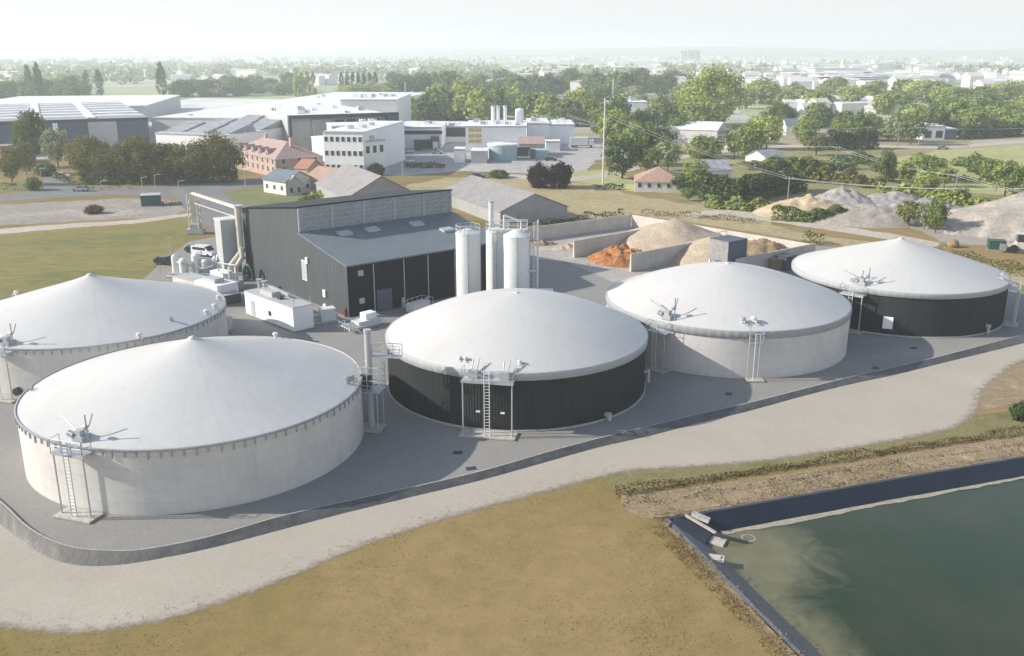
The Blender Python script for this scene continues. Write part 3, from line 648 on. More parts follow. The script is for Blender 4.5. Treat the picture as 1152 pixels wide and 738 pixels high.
# middle tank: broad platform, two gauge posts, ladder
a = tang(3, 551, 428, 5.2); pf = platform(3, a, 4.9, 1.6, 5.5)
for s in (-1, 1):
    m = MB(); m.box(-.45, .45, .35, .95, 5.52, 6.25); m.bar((.2, .3, 6.1), (.25, -.5, 6.9), .06, 6); m.bar((-.2, .3, 6.0), (-.3, -.9, 7.0), .06, 6); m.build('gas_fitting', 'galv', pf, (s*1.5, 0, 0))
for s in (-1, 1): MB().box(-.2, .2, .1, .22, 1.85, 2.0).build('gauge_light', 'white_paint', pf, (s*1.2, 0, 0))
for px, py in ((523, 406), (523, 411), (584, 408)): valve(3, tang(3, px, py, 6.0), 12.9, .55, 'white_steel')
for px, py, zz, s in ((728, 424, 2.6, .3), (703, 459, .5, .45)):
    q = tang(3, px-3, py+20, 0); m = MB(); m.bar((14.0*math.cos(q), 14.0*math.sin(q), zz), (14.55*math.cos(q), 14.55*math.sin(q), zz), s*.6, 8); m.bar((14.5*math.cos(q), 14.5*math.sin(q), zz+.3), (14.5*math.cos(q), 14.5*math.sin(q), max(0, zz-1.2)), s*.5, 8); m.build('pipe_stub', 'pale_grey', TROOT[3])
# fourth tank
a = tang(4, 735, 372, 4.8); platform(4, a, 2.6, 1.2); agitator(4, a+.02, 1.1)
a = tang(4, 851, 382, 4.6); pf = platform(4, a, 1.5, .8, 4.3, posts=False); valve(4, a, 13.3, .9, 'white_steel'); valve(4, a-.09, 13.4, .9, 'galv')
m = MB(); m.bar((.8, .5, 0), (.8, .5, 6.6), .06, 6); m.build('sensor_mast', 'galv', pf)
# fifth tank
a = tang(5, 958, 330, 5.1); platform(5, a, 3.0, 1.2); agitator(5, a+.03, 1.0); agitator(5, a-.02, .8, -1)
a = tang(5, 1133, 322, 5.1); platform(5, a, 2.0, 1.3); agitator(5, a, .6)
q = tang(5, 997, 378, 0); m = MB(); m.box(-.6, .6, -.1, .25, .9, 2.4); m.build('junction_box', 'white_paint', TROOT[5], (14.05*math.cos(q), 14.05*math.sin(q), 0), q-PI/2)
q = tang(5, 1110, 375, 0); m = MB(); m.bar((14.3*math.cos(q), 14.3*math.sin(q), 0), (14.3*math.cos(q), 14.3*math.sin(q), 1.1), .2, 8); m.bar((14.0*math.cos(q), 14.0*math.sin(q), 1.0), (14.5*math.cos(q), 14.5*math.sin(q), 1.0), .25, 8); m.build('pipe_stub', 'pale_grey', TROOT[5])
for k, (px, py, lb) in enumerate(((515, 509, 'dark drain cover in the shade before the ladder of the dark tank'), (530, 527, 'dark drain cover against the bund before the ladder platform'), (1028, 391.5, 'dark drain cover in front of the right dark tank'), (985, 414, 'dark drain cover near the bund right of the pale tank'), (820, 443, 'dark drain cover between dark tank and pale tank'))):
    q = G(px, py, -.035); m = MB(); m.box(-.45, .45, -.35, .35, -.03, .01); m.box(-.36, .36, -.26, .26, .01, .022); tag(m.build('drain_cover', 'dark_grey', None, q, .3*k), lb, 'drain cover', 'drain covers in the yard')
# pipe tower and walkway between the near pale tank and the middle tank
c = G(418, 482)
pt = thing('pipe_tower', 'galvanised pipe riser with caged landing standing between pale and dark tank', 'pipe tower', c, R_(-12))
MB().box(-1.2, 1.2, -1.0, 1.0, 0, .16).build('base_pad', 'concrete', pt)
m = MB(); m.bar((-.1, .3, .1), (-.1, .3, 9.6), .33, 14); m.bar((-.5, .2, 9.4), (-.9, .0, 9.9), .08, 6); m.bar((-.1, .3, 9.6), (-.1, .3, 9.9), .38, 14); m.build('riser', 'galv', pt)
for x, y in ((-1, -.8), (1, -.8), (1, .8), (-1, .8)): MB().bar((x, y, .1), (x, y, 4.0), .06, 6).build('post', 'galv', pt)
m = MB(); m.box(-1.15, 1.3, -.95, .95, 4.0, 4.1); m.build('landing', 'galv', pt)
m = MB()
for z in (4.7, 5.2, 5.9, 6.5):
    m.path([(-1.1, -.9, z), (1.25, -.9, z), (1.25, .9, z), (-1.1, .9, z), (-1.1, -.9, z)], .04, 5)
for x, y in ((-1.1, -.9), (.1, -.9), (1.25, -.9), (1.25, .9), (-1.1, .9)): m.bar((x, y, 4.1), (x, y, 6.6), .04, 5)
m.build('cage', 'galv', pt)
m = MB(); m.box(-.7, .2, -.6, .1, 4.3, 5.6); m.build('valve_box', 'dark_grey', pt)
m = MB(); m.box(.2, 3.0, .3, 1.1, 7.2, 7.3)
for y in (.3, 1.1):
    for z in (7.8, 8.4): m.bar((.2, y, z), (3.0, y, z), .035, 5)
    for x in (.3, 1.2, 2.1, 3.0): m.bar((x, y, 7.3), (x, y, 8.4), .035, 5)
m.build('walkway', 'galv', pt)

# ------------------------------------------------------------------ buildings
def window_mesh(w, h, glass='glass_dark', fr='frame_white'):
    m = MB(); m.box(-w/2, w/2, -.06, .02, 0, h, 1); m.box(-w/2+.1, w/2-.1, -.09, -.02, .1, h-.1, 0); return m.mesh('window', [glass, fr])
WM = {}
def win(root, w, h, x, y, z, rz, name='window', glass='glass_dark', fr='frame_white'):
    k = (round(w, 1), round(h, 1), glass, fr)
    if k not in WM: WM[k] = window_mesh(k[0], k[1], glass, fr)
    return link(name, WM[k], root, (x, y, z), rz)
def building(name, label, cat, P0, P1, depth, h, roof='flat', rh=2.0, wall='render', roofm='roof_grey', wins=(), group=None, over=.3, skew=0, z=0):
    """front edge P0->P1 (left to right), depth away from it; wins = (face, count, rows, width, height, sill, storey)"""
    rz = ang(P0, P1); Lx = (Vector(P1[:2])-Vector(P0[:2])).length; D = depth
    root = thing(name, label, cat, (P0.x, P0.y, z), rz, group)
    m = MB(); zb = -.4
    if roof == 'gable_x':                                # ridge along the front
        m.box(0, Lx, 0, D, zb, h); m.add([(0, 0, h), (0, D, h), (0, D/2, h+rh), (Lx, 0, h), (Lx, D, h), (Lx, D/2, h+rh)], [(0, 2, 1), (3, 4, 5)])
        m.build('wall', wall, root); r = MB(); s = rh/(D/2)
        for sg in (0, 1):
            y0, y1 = (-over, D/2) if sg == 0 else (D+over, D/2); z0 = h-over*s+.04; z1 = h+rh+.04
            vs = [(-over, y0, z0), (Lx+over, y0, z0), (Lx+over, y1, z1), (-over, y1, z1)]
            r.add(vs+[(a, b, c_+.18) for a, b, c_ in vs], [(0, 1, 2, 3), (4, 5, 6, 7), (0, 1, 5, 4), (1, 2, 6, 5), (3, 0, 4, 7)])
        r.build('roof', roofm, root)
    elif roof == 'gable_y':                              # gable towards the viewer
        m.box(0, Lx, 0, D, zb, h); m.add([(0, 0, h), (Lx, 0, h), (Lx/2, 0, h+rh), (0, D, h), (Lx, D, h), (Lx/2, D, h+rh)], [(0, 1, 2), (3, 5, 4)])
        m.build('wall', wall, root); r = MB(); s = rh/(Lx/2)
        for sg in (0, 1):
            x0, x1 = (-over, Lx/2) if sg == 0 else (Lx+over, Lx/2); z0 = h-over*s+.04; z1 = h+rh+.04
            vs = [(x0, -over, z0), (x1, -over, z1), (x1, D+over, z1), (x0, D+over, z0)]
            r.add(vs+[(a, b, c_+.18) for a, b, c_ in vs], [(0, 1, 2, 3), (4, 5, 6, 7), (0, 1, 5, 4), (2, 3, 7, 6), (3, 0, 4, 7)])
        r.build('roof', roofm, root)
    elif roof == 'hip':
        m.box(0, Lx, 0, D, zb, h); m.build('wall', wall, root); r = MB(); o = over; q = min(Lx, D)/2
        if Lx >= D: rid = [(q, D/2), (Lx-q, D/2)]
        else: rid = [(Lx/2, q), (Lx/2, D-q)]
        vs = [(-o, -o, h), (Lx+o, -o, h), (Lx+o, D+o, h), (-o, D+o, h), (*rid[0], h+rh), (*rid[1], h+rh)]
        fs = [(0, 1, 5, 4), (1, 2, 5), (2, 3, 4, 5), (3, 0, 4), (3, 2, 1, 0)] if Lx >= D else [(0, 1, 4), (1, 2, 5, 4), (2, 3, 5), (3, 0, 4, 5), (3, 2, 1, 0)]
        r.add([(a, b, c_+.03) for a, b, c_ in vs], fs); r.build('roof', roofm, root)
    else:
        m.box(0, Lx, 0, D, zb, h); m.build('wall', wall, root)
        r = MB(); r.box(-.12, Lx+.12, -.12, D+.12, h+.004, h+.35, 0); r.build('roof', roofm, root)
        rr = random.Random(int(Lx*100)+int(D)); MB().box(-.16, Lx+.16, -.2, -.125, h-.12, h+.42).build('gutter', 'pale_grey', root)
        if Lx > 8 and D > 7 and cat not in ('warehouse',):
            for q in range(min(9, 2+int(Lx*D/160))):
                x, y, a_, b_, c_ = rr.uniform(1.5, Lx-3.5), rr.uniform(1, D*.75), rr.uniform(.8, 2.4), rr.uniform(.8, 2), rr.uniform(.6, 1.6)
                m = MB(); m.box(x, x+a_, y, y+b_, h+.34, h+.35+c_); m.bar((x+a_+.5, y, h+.3), (x+a_+.5, y, h+.6+c_*.8), .22, 8); m.build('roof_unit', rr.choice(('pale_grey', 'galv', 'white_paint')), root)
    for (face, n, rows, w, wh, sill, st) in wins:
        for rr_ in range(rows):
            for k in range(n):
                zz = sill+st*rr_
                if face == 'front': win(root, w, wh, Lx*(k+.5)/n, 0, zz, 0)
                elif face == 'left': win(root, w, wh, 0, D*(k+.5)/n, zz, -PI/2)
                else: win(root, w, wh, Lx, D*(k+.5)/n, zz, PI/2)
    root['len'] = Lx; return root

# ---- the dark clad hall
A, Bk = G(393, 357), G(278, 309.5)
da = Vector((Bk.x-A.x, Bk.y-A.y)); LA = da.length; da.normalize(); db = Vector((da.y, -da.x))
hz = Zat(A, 300.5)
s1, z1 = VP(336, 263, A, da); _, z2 = VP(334, 232.5, A, da); _, z3 = VP(279, 237, A, da)
T0 = Vector((A.x+da.x*s1, A.y+da.y*s1, 0)); Wt, _ = VP(508, 243, T0, db); _, z2r = VP(508, 215.5, T0, db)
Wf, _ = VP(566, 280, A, db); z2 = (z2+z2r)/2
print('HALL', LA, hz, s1, z1, z2, z3, Wt, Wf, z2r)
hall = thing('hall', 'dark grey metal clad hall with stepped roof beside three white silos', 'industrial hall', (A.x, A.y, 0), ang(Vector((0, 0, 0)), Vector((db.x, db.y, 0))))
def ribs(m, x0, x1, fn, pitch=.5, proud=.03, axis_='x'):
    pass
m = MB()                                             # low part: side walls with sloping top, right end
m.add([(0, 0, 0), (0, s1, 0), (0, s1, z1), (0, 0, hz), ], [(0, 3, 2, 1)])
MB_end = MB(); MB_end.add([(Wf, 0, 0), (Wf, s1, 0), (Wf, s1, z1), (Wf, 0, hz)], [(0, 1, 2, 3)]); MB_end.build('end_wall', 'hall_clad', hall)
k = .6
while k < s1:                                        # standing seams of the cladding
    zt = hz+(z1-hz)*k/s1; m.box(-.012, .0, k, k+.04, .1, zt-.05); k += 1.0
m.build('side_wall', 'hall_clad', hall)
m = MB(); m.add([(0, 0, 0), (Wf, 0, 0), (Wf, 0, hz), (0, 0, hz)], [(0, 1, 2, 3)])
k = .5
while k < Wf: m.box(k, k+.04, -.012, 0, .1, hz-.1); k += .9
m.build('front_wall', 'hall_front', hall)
m = MB(); vs = [(-.2, -.25, hz+.02), (Wf+.2, -.25, hz+.02), (Wf+.2, s1-.02, z1+.02), (-.2, s1-.02, z1+.02)]
m.add(vs+[(x, y, z+.2) for x, y, z in vs], [(3, 2, 1, 0), (4, 5, 6, 7), (0, 1, 5, 4), (1, 2, 6, 5), (3, 0, 4, 7)])
sl = (z1-hz)/(s1+.23)
for k in range(1, int(Wf/1.2)): m.beam((k*1.2, -.2, hz+.222), (k*1.2, s1-.1, z1+.222), .05, .03)
lowroof = m.build('roof', 'hall_roof', hall)
def roof_z(y): return hz+.24+(z1-hz)*(y+.25)/(s1+.23)
for px, py in ((388, 263.5), (419, 259), (469, 252.5), (503, 259.5)):
    for it in range(1):                                # where the sight line meets the roof plane
        r = ray(px, py); best = None
        for q in np.arange(100, 260, .25):
            P = Vector((0, 0, H))+r*(q/CP); lx = (P.x-A.x)*db.x+(P.y-A.y)*db.y; ly = (P.x-A.x)*da.x+(P.y-A.y)*da.y
            e = abs(P.z-roof_z(ly))
            if best is None or e < best[0]: best = (e, lx, ly)
    _, lx, ly = best; m = MB()
    vs = [(lx-1.0, ly-.65, roof_z(ly-.65)), (lx+1.0, ly-.65, roof_z(ly-.65)), (lx+1.0, ly+.65, roof_z(ly+.65)), (lx-1.0, ly+.65, roof_z(ly+.65))]
    m.add(vs+[(x, y, z+.32) for x, y, z in vs], [(4, 5, 6, 7), (0, 1, 5, 4), (1, 2, 6, 5), (2, 3, 7, 6), (3, 0, 4, 7)]); m.build('skylight', 'pale_grey', hall)
# tall rear part
m = MB(); m.add([(0, s1, 0), (0, LA, 0), (0, LA, z3), (0, s1, z2), (Wt, s1, 0), (Wt, LA, 0), (Wt, LA, z3), (Wt, s1, z2)], [(0, 3, 2, 1), (4, 5, 6, 7), (1, 2, 6, 5)])
k = s1+.5
while k < LA-.1: m.box(-.012, 0, k, k+.04, .1, z2+(z3-z2)*(k-s1)/(LA-s1)-.05); k += 1.0
m.build('tall_side_wall', 'hall_clad', hall)
m = MB(); vs = [(-.15, s1-.2, z2+.02), (Wt+.15, s1-.2, z2+.02), (Wt+.15, LA+.15, z3+.02), (-.15, LA+.15, z3+.02)]
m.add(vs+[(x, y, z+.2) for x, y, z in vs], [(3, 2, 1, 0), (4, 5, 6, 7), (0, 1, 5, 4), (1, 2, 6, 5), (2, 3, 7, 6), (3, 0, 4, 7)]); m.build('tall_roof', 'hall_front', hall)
m = MB(); m.add([(0, s1, z1-.3), (Wt, s1, z1-.3), (Wt, s1, z2), (0, s1, z2)], [(0, 1, 2, 3)]); m.build('glazed_wall', 'polycarb', hall)
zb_, zt_ = z1+.25, z2-.05; nb = 5
for k in range(nb+1): MB().box(Wt*k/nb-.14+(.15 if k == 0 else -.15 if k == nb else 0), Wt*k/nb+.14+(.15 if k == 0 else -.15 if k == nb else 0), s1-.16, s1-.01, zb_, zt_).build('column', 'pale_grey', hall)
for k in range(1, 3*nb):
    if k % 3: MB().box(Wt*k/(3*nb)-.05, Wt*k/(3*nb)+.05, s1-.09, s1-.012, zb_, zt_).build('mullion', 'steel', hall)
for zz in (.2, .4, .6, .8):
    MB().box(0, Wt, s1-.1, s1-.012, zb_+(zt_-zb_)*zz-.05, zb_+(zt_-zb_)*zz+.05).build('rail', 'steel', hall)
for k in range(nb):
    x0, x1 = Wt*k/nb+.2, Wt*(k+1)/nb-.2
    a_, b_ = ((x0, zb_+.2), (x1, zt_-.2)) if k % 2 == 0 else ((x0, zt_-.2), (x1, zb_+.2))
    if k in (0, 1, 2, 4): MB().bar((a_[0], s1-.13, a_[1]), (b_[0], s1-.13, b_[1]), .09, 6).build('brace', 'pale_grey', hall)
# furniture of the front and side walls
for px in (421, 455, 482, 512):
    x, _ = VP(px, 330, A, db); MB().box(x-.065, x+.065, -.12, -.032, .05, hz-.15).build('downpipe', 'pale_grey', hall)
x0, _ = VP(424, 340, A, db); x1, _ = VP(441, 340, A, db); _, zt = VP(432, 325, A, db)
MB().box(x0, x1, -.12, -.032, .02, zt).build('door', 'wall_navy', hall)
for px, py in ((405, 307), (406.5, 338)):
    x, zc = VP(px, py, A, db); MB().box(x-.38, x+.38, -.28, -.032, zc-.38, zc+.38).build('vent_box', 'pale_grey', hall)
for px, py in ((453, 338), (479, 338)):
    x, zc = VP(px, py, A, db); MB().box(x-.25, x+.25, -.3, -.032, zc-.9, zc+.5).build('meter_box', 'galv', hall)
x, zc = VP(343, 304, A, da)
w_ = link('window', None, hall, (0, x, zc-1.5), -PI/2)
m = MB(); m.box(-.75, .75, -.1, -.035, 0, 3.0); m.build('frame', 'frame_white', w_)
m = MB()
for xx in (-.36, .36): m.box(xx-.3, xx+.3, -.13, -.06, .15, 2.85)
m.build('pane', 'pale_grey', w_)
for px, py, s in ((346, 293, .3), (366, 330, .34), (366.5, 346, .36)):
    y, zc = VP(px, py, A, da); MB().box(-.25, -.032, y-s, y+s, zc-s*1.5, zc+s*1.5).build('wall_lamp', 'white_paint', hall)
ex = G(388.5, 356); m = MB(); m.bar((0, 0, 0), (0, 0, 1.1), .16, 10); m.bar((0, 0, 1.1), (0, 0, 1.35), .05, 6)
tag(m.build('fire_extinguisher', 'red', None, (ex.x, ex.y, 0)), 'small red cylinder standing at the front corner of dark hall', 'extinguisher')

# exhaust duct and biofilter tower at the far left end of the hall
c = G(272, 312)
ed = thing('exhaust_duct', 'cream bent exhaust duct rising beside the dark hall end wall', 'duct', c, 0)
hh = Zat(c, 232)
m = MB(); m.path([(.25, 0, 3.6), (.25, 0, hh)], .5, 14); m.path([(-1.6, -.2, .9), (-1.6, -.2, 1.9), (.25, 0, 4.2)], .48, 14); m.build('main_duct', 'cream', ed)
m = MB(); m.path([(-.6, -.5, .9), (-.6, -.5, 1.8), (.5, -.4, 3.4), (.5, -.4, 5)], .4, 14); m.build('branch_duct', 'cream', ed)
MB().box(-2.4, .9, -1.2, .9, 0, 1.0).build('fan_box', 'pale_grey', ed)
m = MB(); m.bar((.25, 0, hh), (.25, 0, hh+.15), .75, 14); m.path([(.25, 0, hh-.1), (1.6, .3, hh-.3)], .12, 6); m.build('rain_cap', 'cream', ed)
q0 = G(250, 311); hgt = Zat(q0, 248)
bt = thing('filter_tower', 'tall pale rectangular tower with grey side behind the parked white car', 'tower', (q0.x, q0.y, 0), R_(-52))
MB().box(-1.3, 1.3, 0, 2.9, 0, hgt).build('casing', 'pale_grey', bt)
MB().box(-1.4, 1.4, -.1, 3.0, hgt, hgt+.25).build('cap', 'white_steel', bt)
# gantry
c = G(221, 262); hg = Zat(c, 218)
ga = thing('conveyor_gantry', 'steel lattice mast with long sloping conveyor arm reaching to hall', 'gantry', c, 0)
m = MB()
for x in (-.9, .9):
    for y in (-.9, .9): m.bar((x, y, 0), (x, y, hg), .12, 6)
k = 0
while k < hg-1: m.path([(-.9, -.9, k), (.9, -.9, k+1.4), (.9, .9, k), (-.9, .9, k+1.4), (-.9, -.9, k)], .07, 5); k += 1.4
m.box(-.55, .55, -.5, .5, hg*.3, hg); m.build('mast', 'cream', ga)
e = Vector((ed.location.x, ed.location.y, Zat(ed.location, 233)))-Vector(c)
m = MB(); m.beam((0, 0, hg+.1), (e.x, e.y, e.z), .45, .45); m.beam((0, 0, hg-1.8), (e.x, e.y, e.z-1.6), .12, .12); m.build('arm', 'cream', ga)
m = MB(); m.box(-1.6, 1.6, -1.2, 1.2, 0, .9); m.box(-.9, .9, -.7, .7, .9, 1.8); m.build('hopper', 'galv', ga)

# ---- silos
def silo(px, pyt, wpx, ref, label, rail=True, dome=.5):
    d = ref; p = Vector((0, d, 0)); depth = d*CP+H*SP-6*SP; x = (px-576)*depth/F; p = Vector((x, d, 0)); r = wpx*depth/F/2; h = Zat(p, pyt)
    root = thing('silo', label, 'silo', p, 0, 'white silos beside the dark hall')
    m = MB(); m.lathe([(r*.98, 1.2), (r, 1.25), (r, h*.36), (r+.02, h*.365), (r, h*.37), (r, h*.68), (r+.02, h*.685), (r, h*.69), (r, h)], 40); m.build('shell', 'white_steel', root, smooth=False)
    m = MB(); m.lathe([(r+.04, h-.02), (r+.04, h+.06), (r*.3, h+dome), (.02, h+dome+.04)], 40, cap1=True); m.build('roof', 'white_steel', root)
    m = MB(); m.lathe([(.35, .1), (r*.97, 1.25)], 32); m.build('hopper', 'galv', root)
    for k in range(4): MB().bar((r*.9*math.cos(k*PI/2+.6), r*.9*math.sin(k*PI/2+.6), 0), (r*.9*math.cos(k*PI/2+.6), r*.9*math.sin(k*PI/2+.6), 1.4), .12, 6).build('leg', 'galv', root)
    if rail:
        m = MB(); n = 14
        for z in (.55, 1.05): m.path([(r*math.cos(2*PI*k/n), r*math.sin(2*PI*k/n), h+z) for k in range(n+1)], .035, 5)
        for k in range(n): m.bar((r*math.cos(2*PI*k/n), r*math.sin(2*PI*k/n), h), (r*math.cos(2*PI*k/n), r*math.sin(2*PI*k/n), h+1.05), .035, 5)
        m.build('railing', 'galv', root)
    m = MB(); m.bar((r*1.02, -.1, 1), (r*1.02, -.1, h+.6), .07, 6); m.bar((.0, -r-.1, 1), (.0, -r-.1, h+.3), .06, 6); m.build('fill_pipe', 'galv', root)
    return root, p, r, h
silo(527, 262, 27, 117.5, 'separate white silo with railed top, left one of the three')
silo(559, 260, 24, 120.5, 'white silo half hidden behind the right silo under the thin chimney')
_, sp3, sr3, sh3 = silo(581, 265, 29, 116.5, 'foremost right white silo beside the lattice ladder mast', rail=False, dome=.7)
c = Vector((sp3.x-3.4, 124.5, 0)); hh = Zat(c, 228)
ch = thing('chimney', 'thin white chimney pipe rising behind the white silos', 'chimney', c)
MB().bar((0, 0, 0), (0, 0, hh), .32, 12).build('stack', 'white_steel', ch); MB().bar((0, 0, hh), (0, 0, hh+.25), .4, 12).build('collar', 'galv', ch)
MB().bar((0, 0, 0), (0, 0, .5), .9, 14).build('base', 'concrete', ch)
c = Vector((sp3.x+sr3+.75, 116.3, 0)); hh = Zat(c, 250)
lm = thing('ladder_mast', 'white caged ladder mast standing against the right silo', 'ladder mast', c)
m = ladder_mb(0, 0, 0, hh, .42); m.bar((.32, .1, 0), (.32, .1, hh+.3), .1, 8); m.build('ladder', 'white_steel', lm)
k = 2.5
while k < hh: MB().path([(-.3, 0, k), (-.3, -.5, k), (.3, -.5, k), (.3, 0, k)], .025, 4).build('cage_ring', 'white_steel', lm); k += 1.2
MB().box(-.9, .5, -.5, .5, hh*.55, hh*.55+.1).build('landing', 'galv', lm)
wk = thing('silo_walkway', 'white railed walkway bridging the tops of the white silos', 'walkway', (sp3.x-1.2, 118.6, 0)); m = MB(); m.box(-2.2, 2.6, -.5, .5, sh3+.35, sh3+.45)
for y in (-.5, .5):
    for z in (1.0, 1.55): m.bar((-2.2, y, sh3+z), (2.6, y, sh3+z), .05, 5)
    for x in (-2.2, -1, .2, 1.4, 2.6): m.bar((x, y, sh3+.4), (x, y, sh3+1.55), .05, 5)
m.build('deck', 'white_steel', wk); m = MB(); m.path([(-.4, .2, sh3-.3), (-.4, .2, sh3+2.2), (1.8, .2, sh3+1.4), (1.8, .2, sh3-.2)], .14, 8); m.build('fill_pipe', 'white_steel', wk)

# ---- plant containers and small kit in front of the hall
def obox(name, label, cat, P0, P1, depth, h, mat, fn=None, z=0, roofm=None, group=None):
    rz = ang(P0, P1); Lx = (Vector(P1[:2])-Vector(P0[:2])).length
    root = thing(name, label, cat, (P0.x, P0.y, z), rz, group)
    MB().box(0, Lx, 0, depth, .12, h).build('casing', mat, root)
    MB().box(-.05, Lx+.05, -.05, depth+.05, 0, .12).build('skid', 'steel', root)
    MB().box(-.06, Lx+.06, -.06, depth+.06, h, h+.09).build('roof', roofm or mat, root)
    if fn: fn(root, Lx, depth, h)
    return root
def chp(root, Lx, D, h):
    m = MB(); m.box(1.6, 2.6, -.05, -.002, .2, 2.3); m.build('door', 'pale_grey', root)
    m = MB(); m.box(6.3, 6.8, -.12, -.002, 1.1, 1.7); m.build('vent', 'dark_grey', root)
    for x in (1.0, 2.4): m = MB(); m.bar((x, D*.6, h), (x, D*.6, h+1.5), .22, 10); m.bar((x, D*.6, h+1.5), (x, D*.6, h+1.6), .45, 10); m.build('flue', 'galv', root)
    m = MB(); m.box(2.8, 6.0, .8, 1.9, h+.09, h+.75); m.build('cooler', 'pale_grey', root)
    m = MB(); m.beam((3.0, 2.2, h+.9), (8.0, 2.2, h+.55), .35, .35); m.build('exhaust_pipe', 'galv', root)
    m = MB(); m.box(7.0, 7.8, .9, 1.5, h+.09, h+.5); m.build('hatch', 'dark_grey', root)
    m = MB(); m.path([(Lx-.2, .3, h+.1), (Lx-.2, .3, h+1.1), (Lx-.2, D-.2, h+1.1), (Lx-.2, D-.2, h+.1)], .04, 5); m.build('roof_rail', 'galv', root)
P0, P1 = G(277, 353), G(331, 374); dd = (P1-P0).length
obox('plant_container', 'long white plant container with rooftop cooler and pipes beside the dark hall', 'container', P0, P1, 3.0, Zat(P1, 347), 'white_paint', chp, roofm='pale_grey')
obox('pump_skid', 'small white pump unit on a slab between container and dark hall', 'pump unit', G(362, 363), G(378, 361), 1.4, 1.7, 'white_steel', lambda r, l, d, h: (MB().bar((-1.6, .6, .9), (0, .6, .9), .35, 10).build('motor', 'galv', r), MB().box(-2.6, l+.5, -.6, d+.6, -.0, .09).build('slab', 'concrete', r)))
def press(r, l, d, h):
    for k in range(4): MB().bar((-1.8, -.3+k*.5, .5+.1*k), (l+.4, -.3+k*.5, .5+.1*k), .12, 8).build('pipe', 'white_steel', r)
    MB().box(l*.4, l*.9, .3, d, h+.09, h+.9).build('head_unit', 'white_paint', r)
    rail_mb(-1.8, l+.5, -.5, d+.3, .2, 1.0).build('railing', 'white_steel', r)
obox('separator', 'white piped separator machine on a frame in front of dark hall', 'machine', G(404, 372), G(428, 366), 1.6, 1.0, 'white_steel', press)
obox('railed_pump', 'small white railed pump station just behind the middle tank cover', 'pump station', G(466, 353), G(484, 347), 1.5, 1.1, 'white_steel', lambda r, l, d, h: rail_mb(-.3, l+.3, -.3, d+.3, .1, 1.5).build('railing', 'white_steel', r))
obox('roof_hut', 'low cream hut with grey top left of the gas machinery', 'hut', G(195, 322), G(224, 330), 3.2, Zat(G(195, 322), 311), 'cream', None, roofm='pale_grey')
obox('white_unit', 'plain white equipment unit behind the back left tank cover', 'equipment unit', G(221, 336), G(246, 343), 3.2, Zat(G(221, 336), 316), 'white_paint', lambda r, l, d, h: MB().box(l*.2, l*.75, .6, 2.2, h+.09, h+.7).build('cooler', 'pale_grey', r))
obox('transformer', 'low dark grey cabinet standing left of the long white container', 'cabinet', G(252, 345), G(272, 341), 2.2, 1.5, 'dark_grey', None, roofm='pale_grey')
obox('pump_box', 'little pale box right beside the back left tank wall', 'box', G(253, 375), G(262, 370), 1.2, 1.6, 'pale_grey')
# gas cleaning machinery by the cars
c = G(215, 310); gmch = thing('gas_machinery', 'cluster of white vessels and pipework by the parked cars', 'machinery', c)
for x, y, r_, h_ in ((-2.6, .6, .55, 3.0), (-1.0, -.2, .7, 2.6), (.8, .8, .75, 3.2), (2.6, .2, .8, 2.4), (4.0, .6, .5, 2.8)):
    m = MB(); m.lathe([(r_, .2), (r_, h_), (r_*.6, h_+.3), (.05, h_+.4)], 18, c=(x, y), cap1=True); m.build('vessel', 'white_steel' if x < 1 else 'galv', gmch)
m = MB(); m.path([(-2.6, .6, 2.2), (-1, -.9, 2.2), (.8, -.3, 1.6), (2.6, -.8, 1.2), (4.4, -.6, 2.0), (4.4, .6, 3.3)], .16, 8); m.path([(-3.4, -.8, .5), (4.6, -1.0, .5)], .18, 8); m.path([(1.5, -1, 0), (1.5, -1, 3), (3.4, -.4, 3)], .12, 8); m.build('pipework', 'galv', gmch)
MB().box(-3.6, 5, -1.6, 1.8, 0, .2).build('slab', 'concrete', gmch)
MB().path([(-5.4, 1.2, 0), (-5.4, 1.2, 1.1), (-1.4, 2.6, 1.1), (-1.4, 2.6, 0)], .06, 5).build('barrier', 'orange_sign', gmch)
p = G(193, 289); lp = thing('light_pole', 'thin pole standing in grass beside the parked dark car', 'pole', p); MB().bar((0, 0, 0), (0, 0, Zat(p, 268)), .09, 6).build('shaft', 'galv', lp); MB().box(-.3, .3, -.12, .12, Zat(p, 268), Zat(p, 267)).build('lamp', 'galv', lp)

bx = Vector((2.3, 116.0, 0)); obox('white_cabin', 'flat white cabin roof peeking over the middle tank right of silos', 'cabin', bx, bx+Vector((2.8, -.3, 0)), 2.4, Zat(bx, 330), 'white_paint')
c = G(286, 318); ha = thing('hose_arch', 'dark green flexible hose arching out of the hall wall behind white container', 'hose', c, R_(-35))
m = MB(); m.path([(-1.2+1.2*math.cos(t_), 0, 2.4*math.sin(t_)+.3) for t_ in np.linspace(0, PI, 13)], .28, 10); m.build('hose', 'green_paint', ha); MB().box(-2.9, -2.0, -.6, .6, 0, .8).build('coupling', 'steel', ha)
obox('gas_cabinet', 'white gas cabinet between the filter tower and low cream hut', 'cabinet', G(238, 322), G(252, 325), 1.8, 2.4, 'white_paint', lambda r, l, d, h: MB().path([(l*.5, .5, h), (l*.5, .5, h+1.4), (l+2.2, .8, h+1.4), (l+2.2, .8, .2)], .12, 8).build('pipe', 'galv', r))
obox('blower_unit', 'grey blower unit with pipe at the foot of the cream duct', 'blower', G(256, 327), G(268, 328), 1.6, 1.4, 'galv', lambda r, l, d, h: MB().path([(.3, .4, h), (.3, .4, h+1.2), (-1.5, .6, h+1.2)], .14, 8).build('pipe', 'white_steel', r))
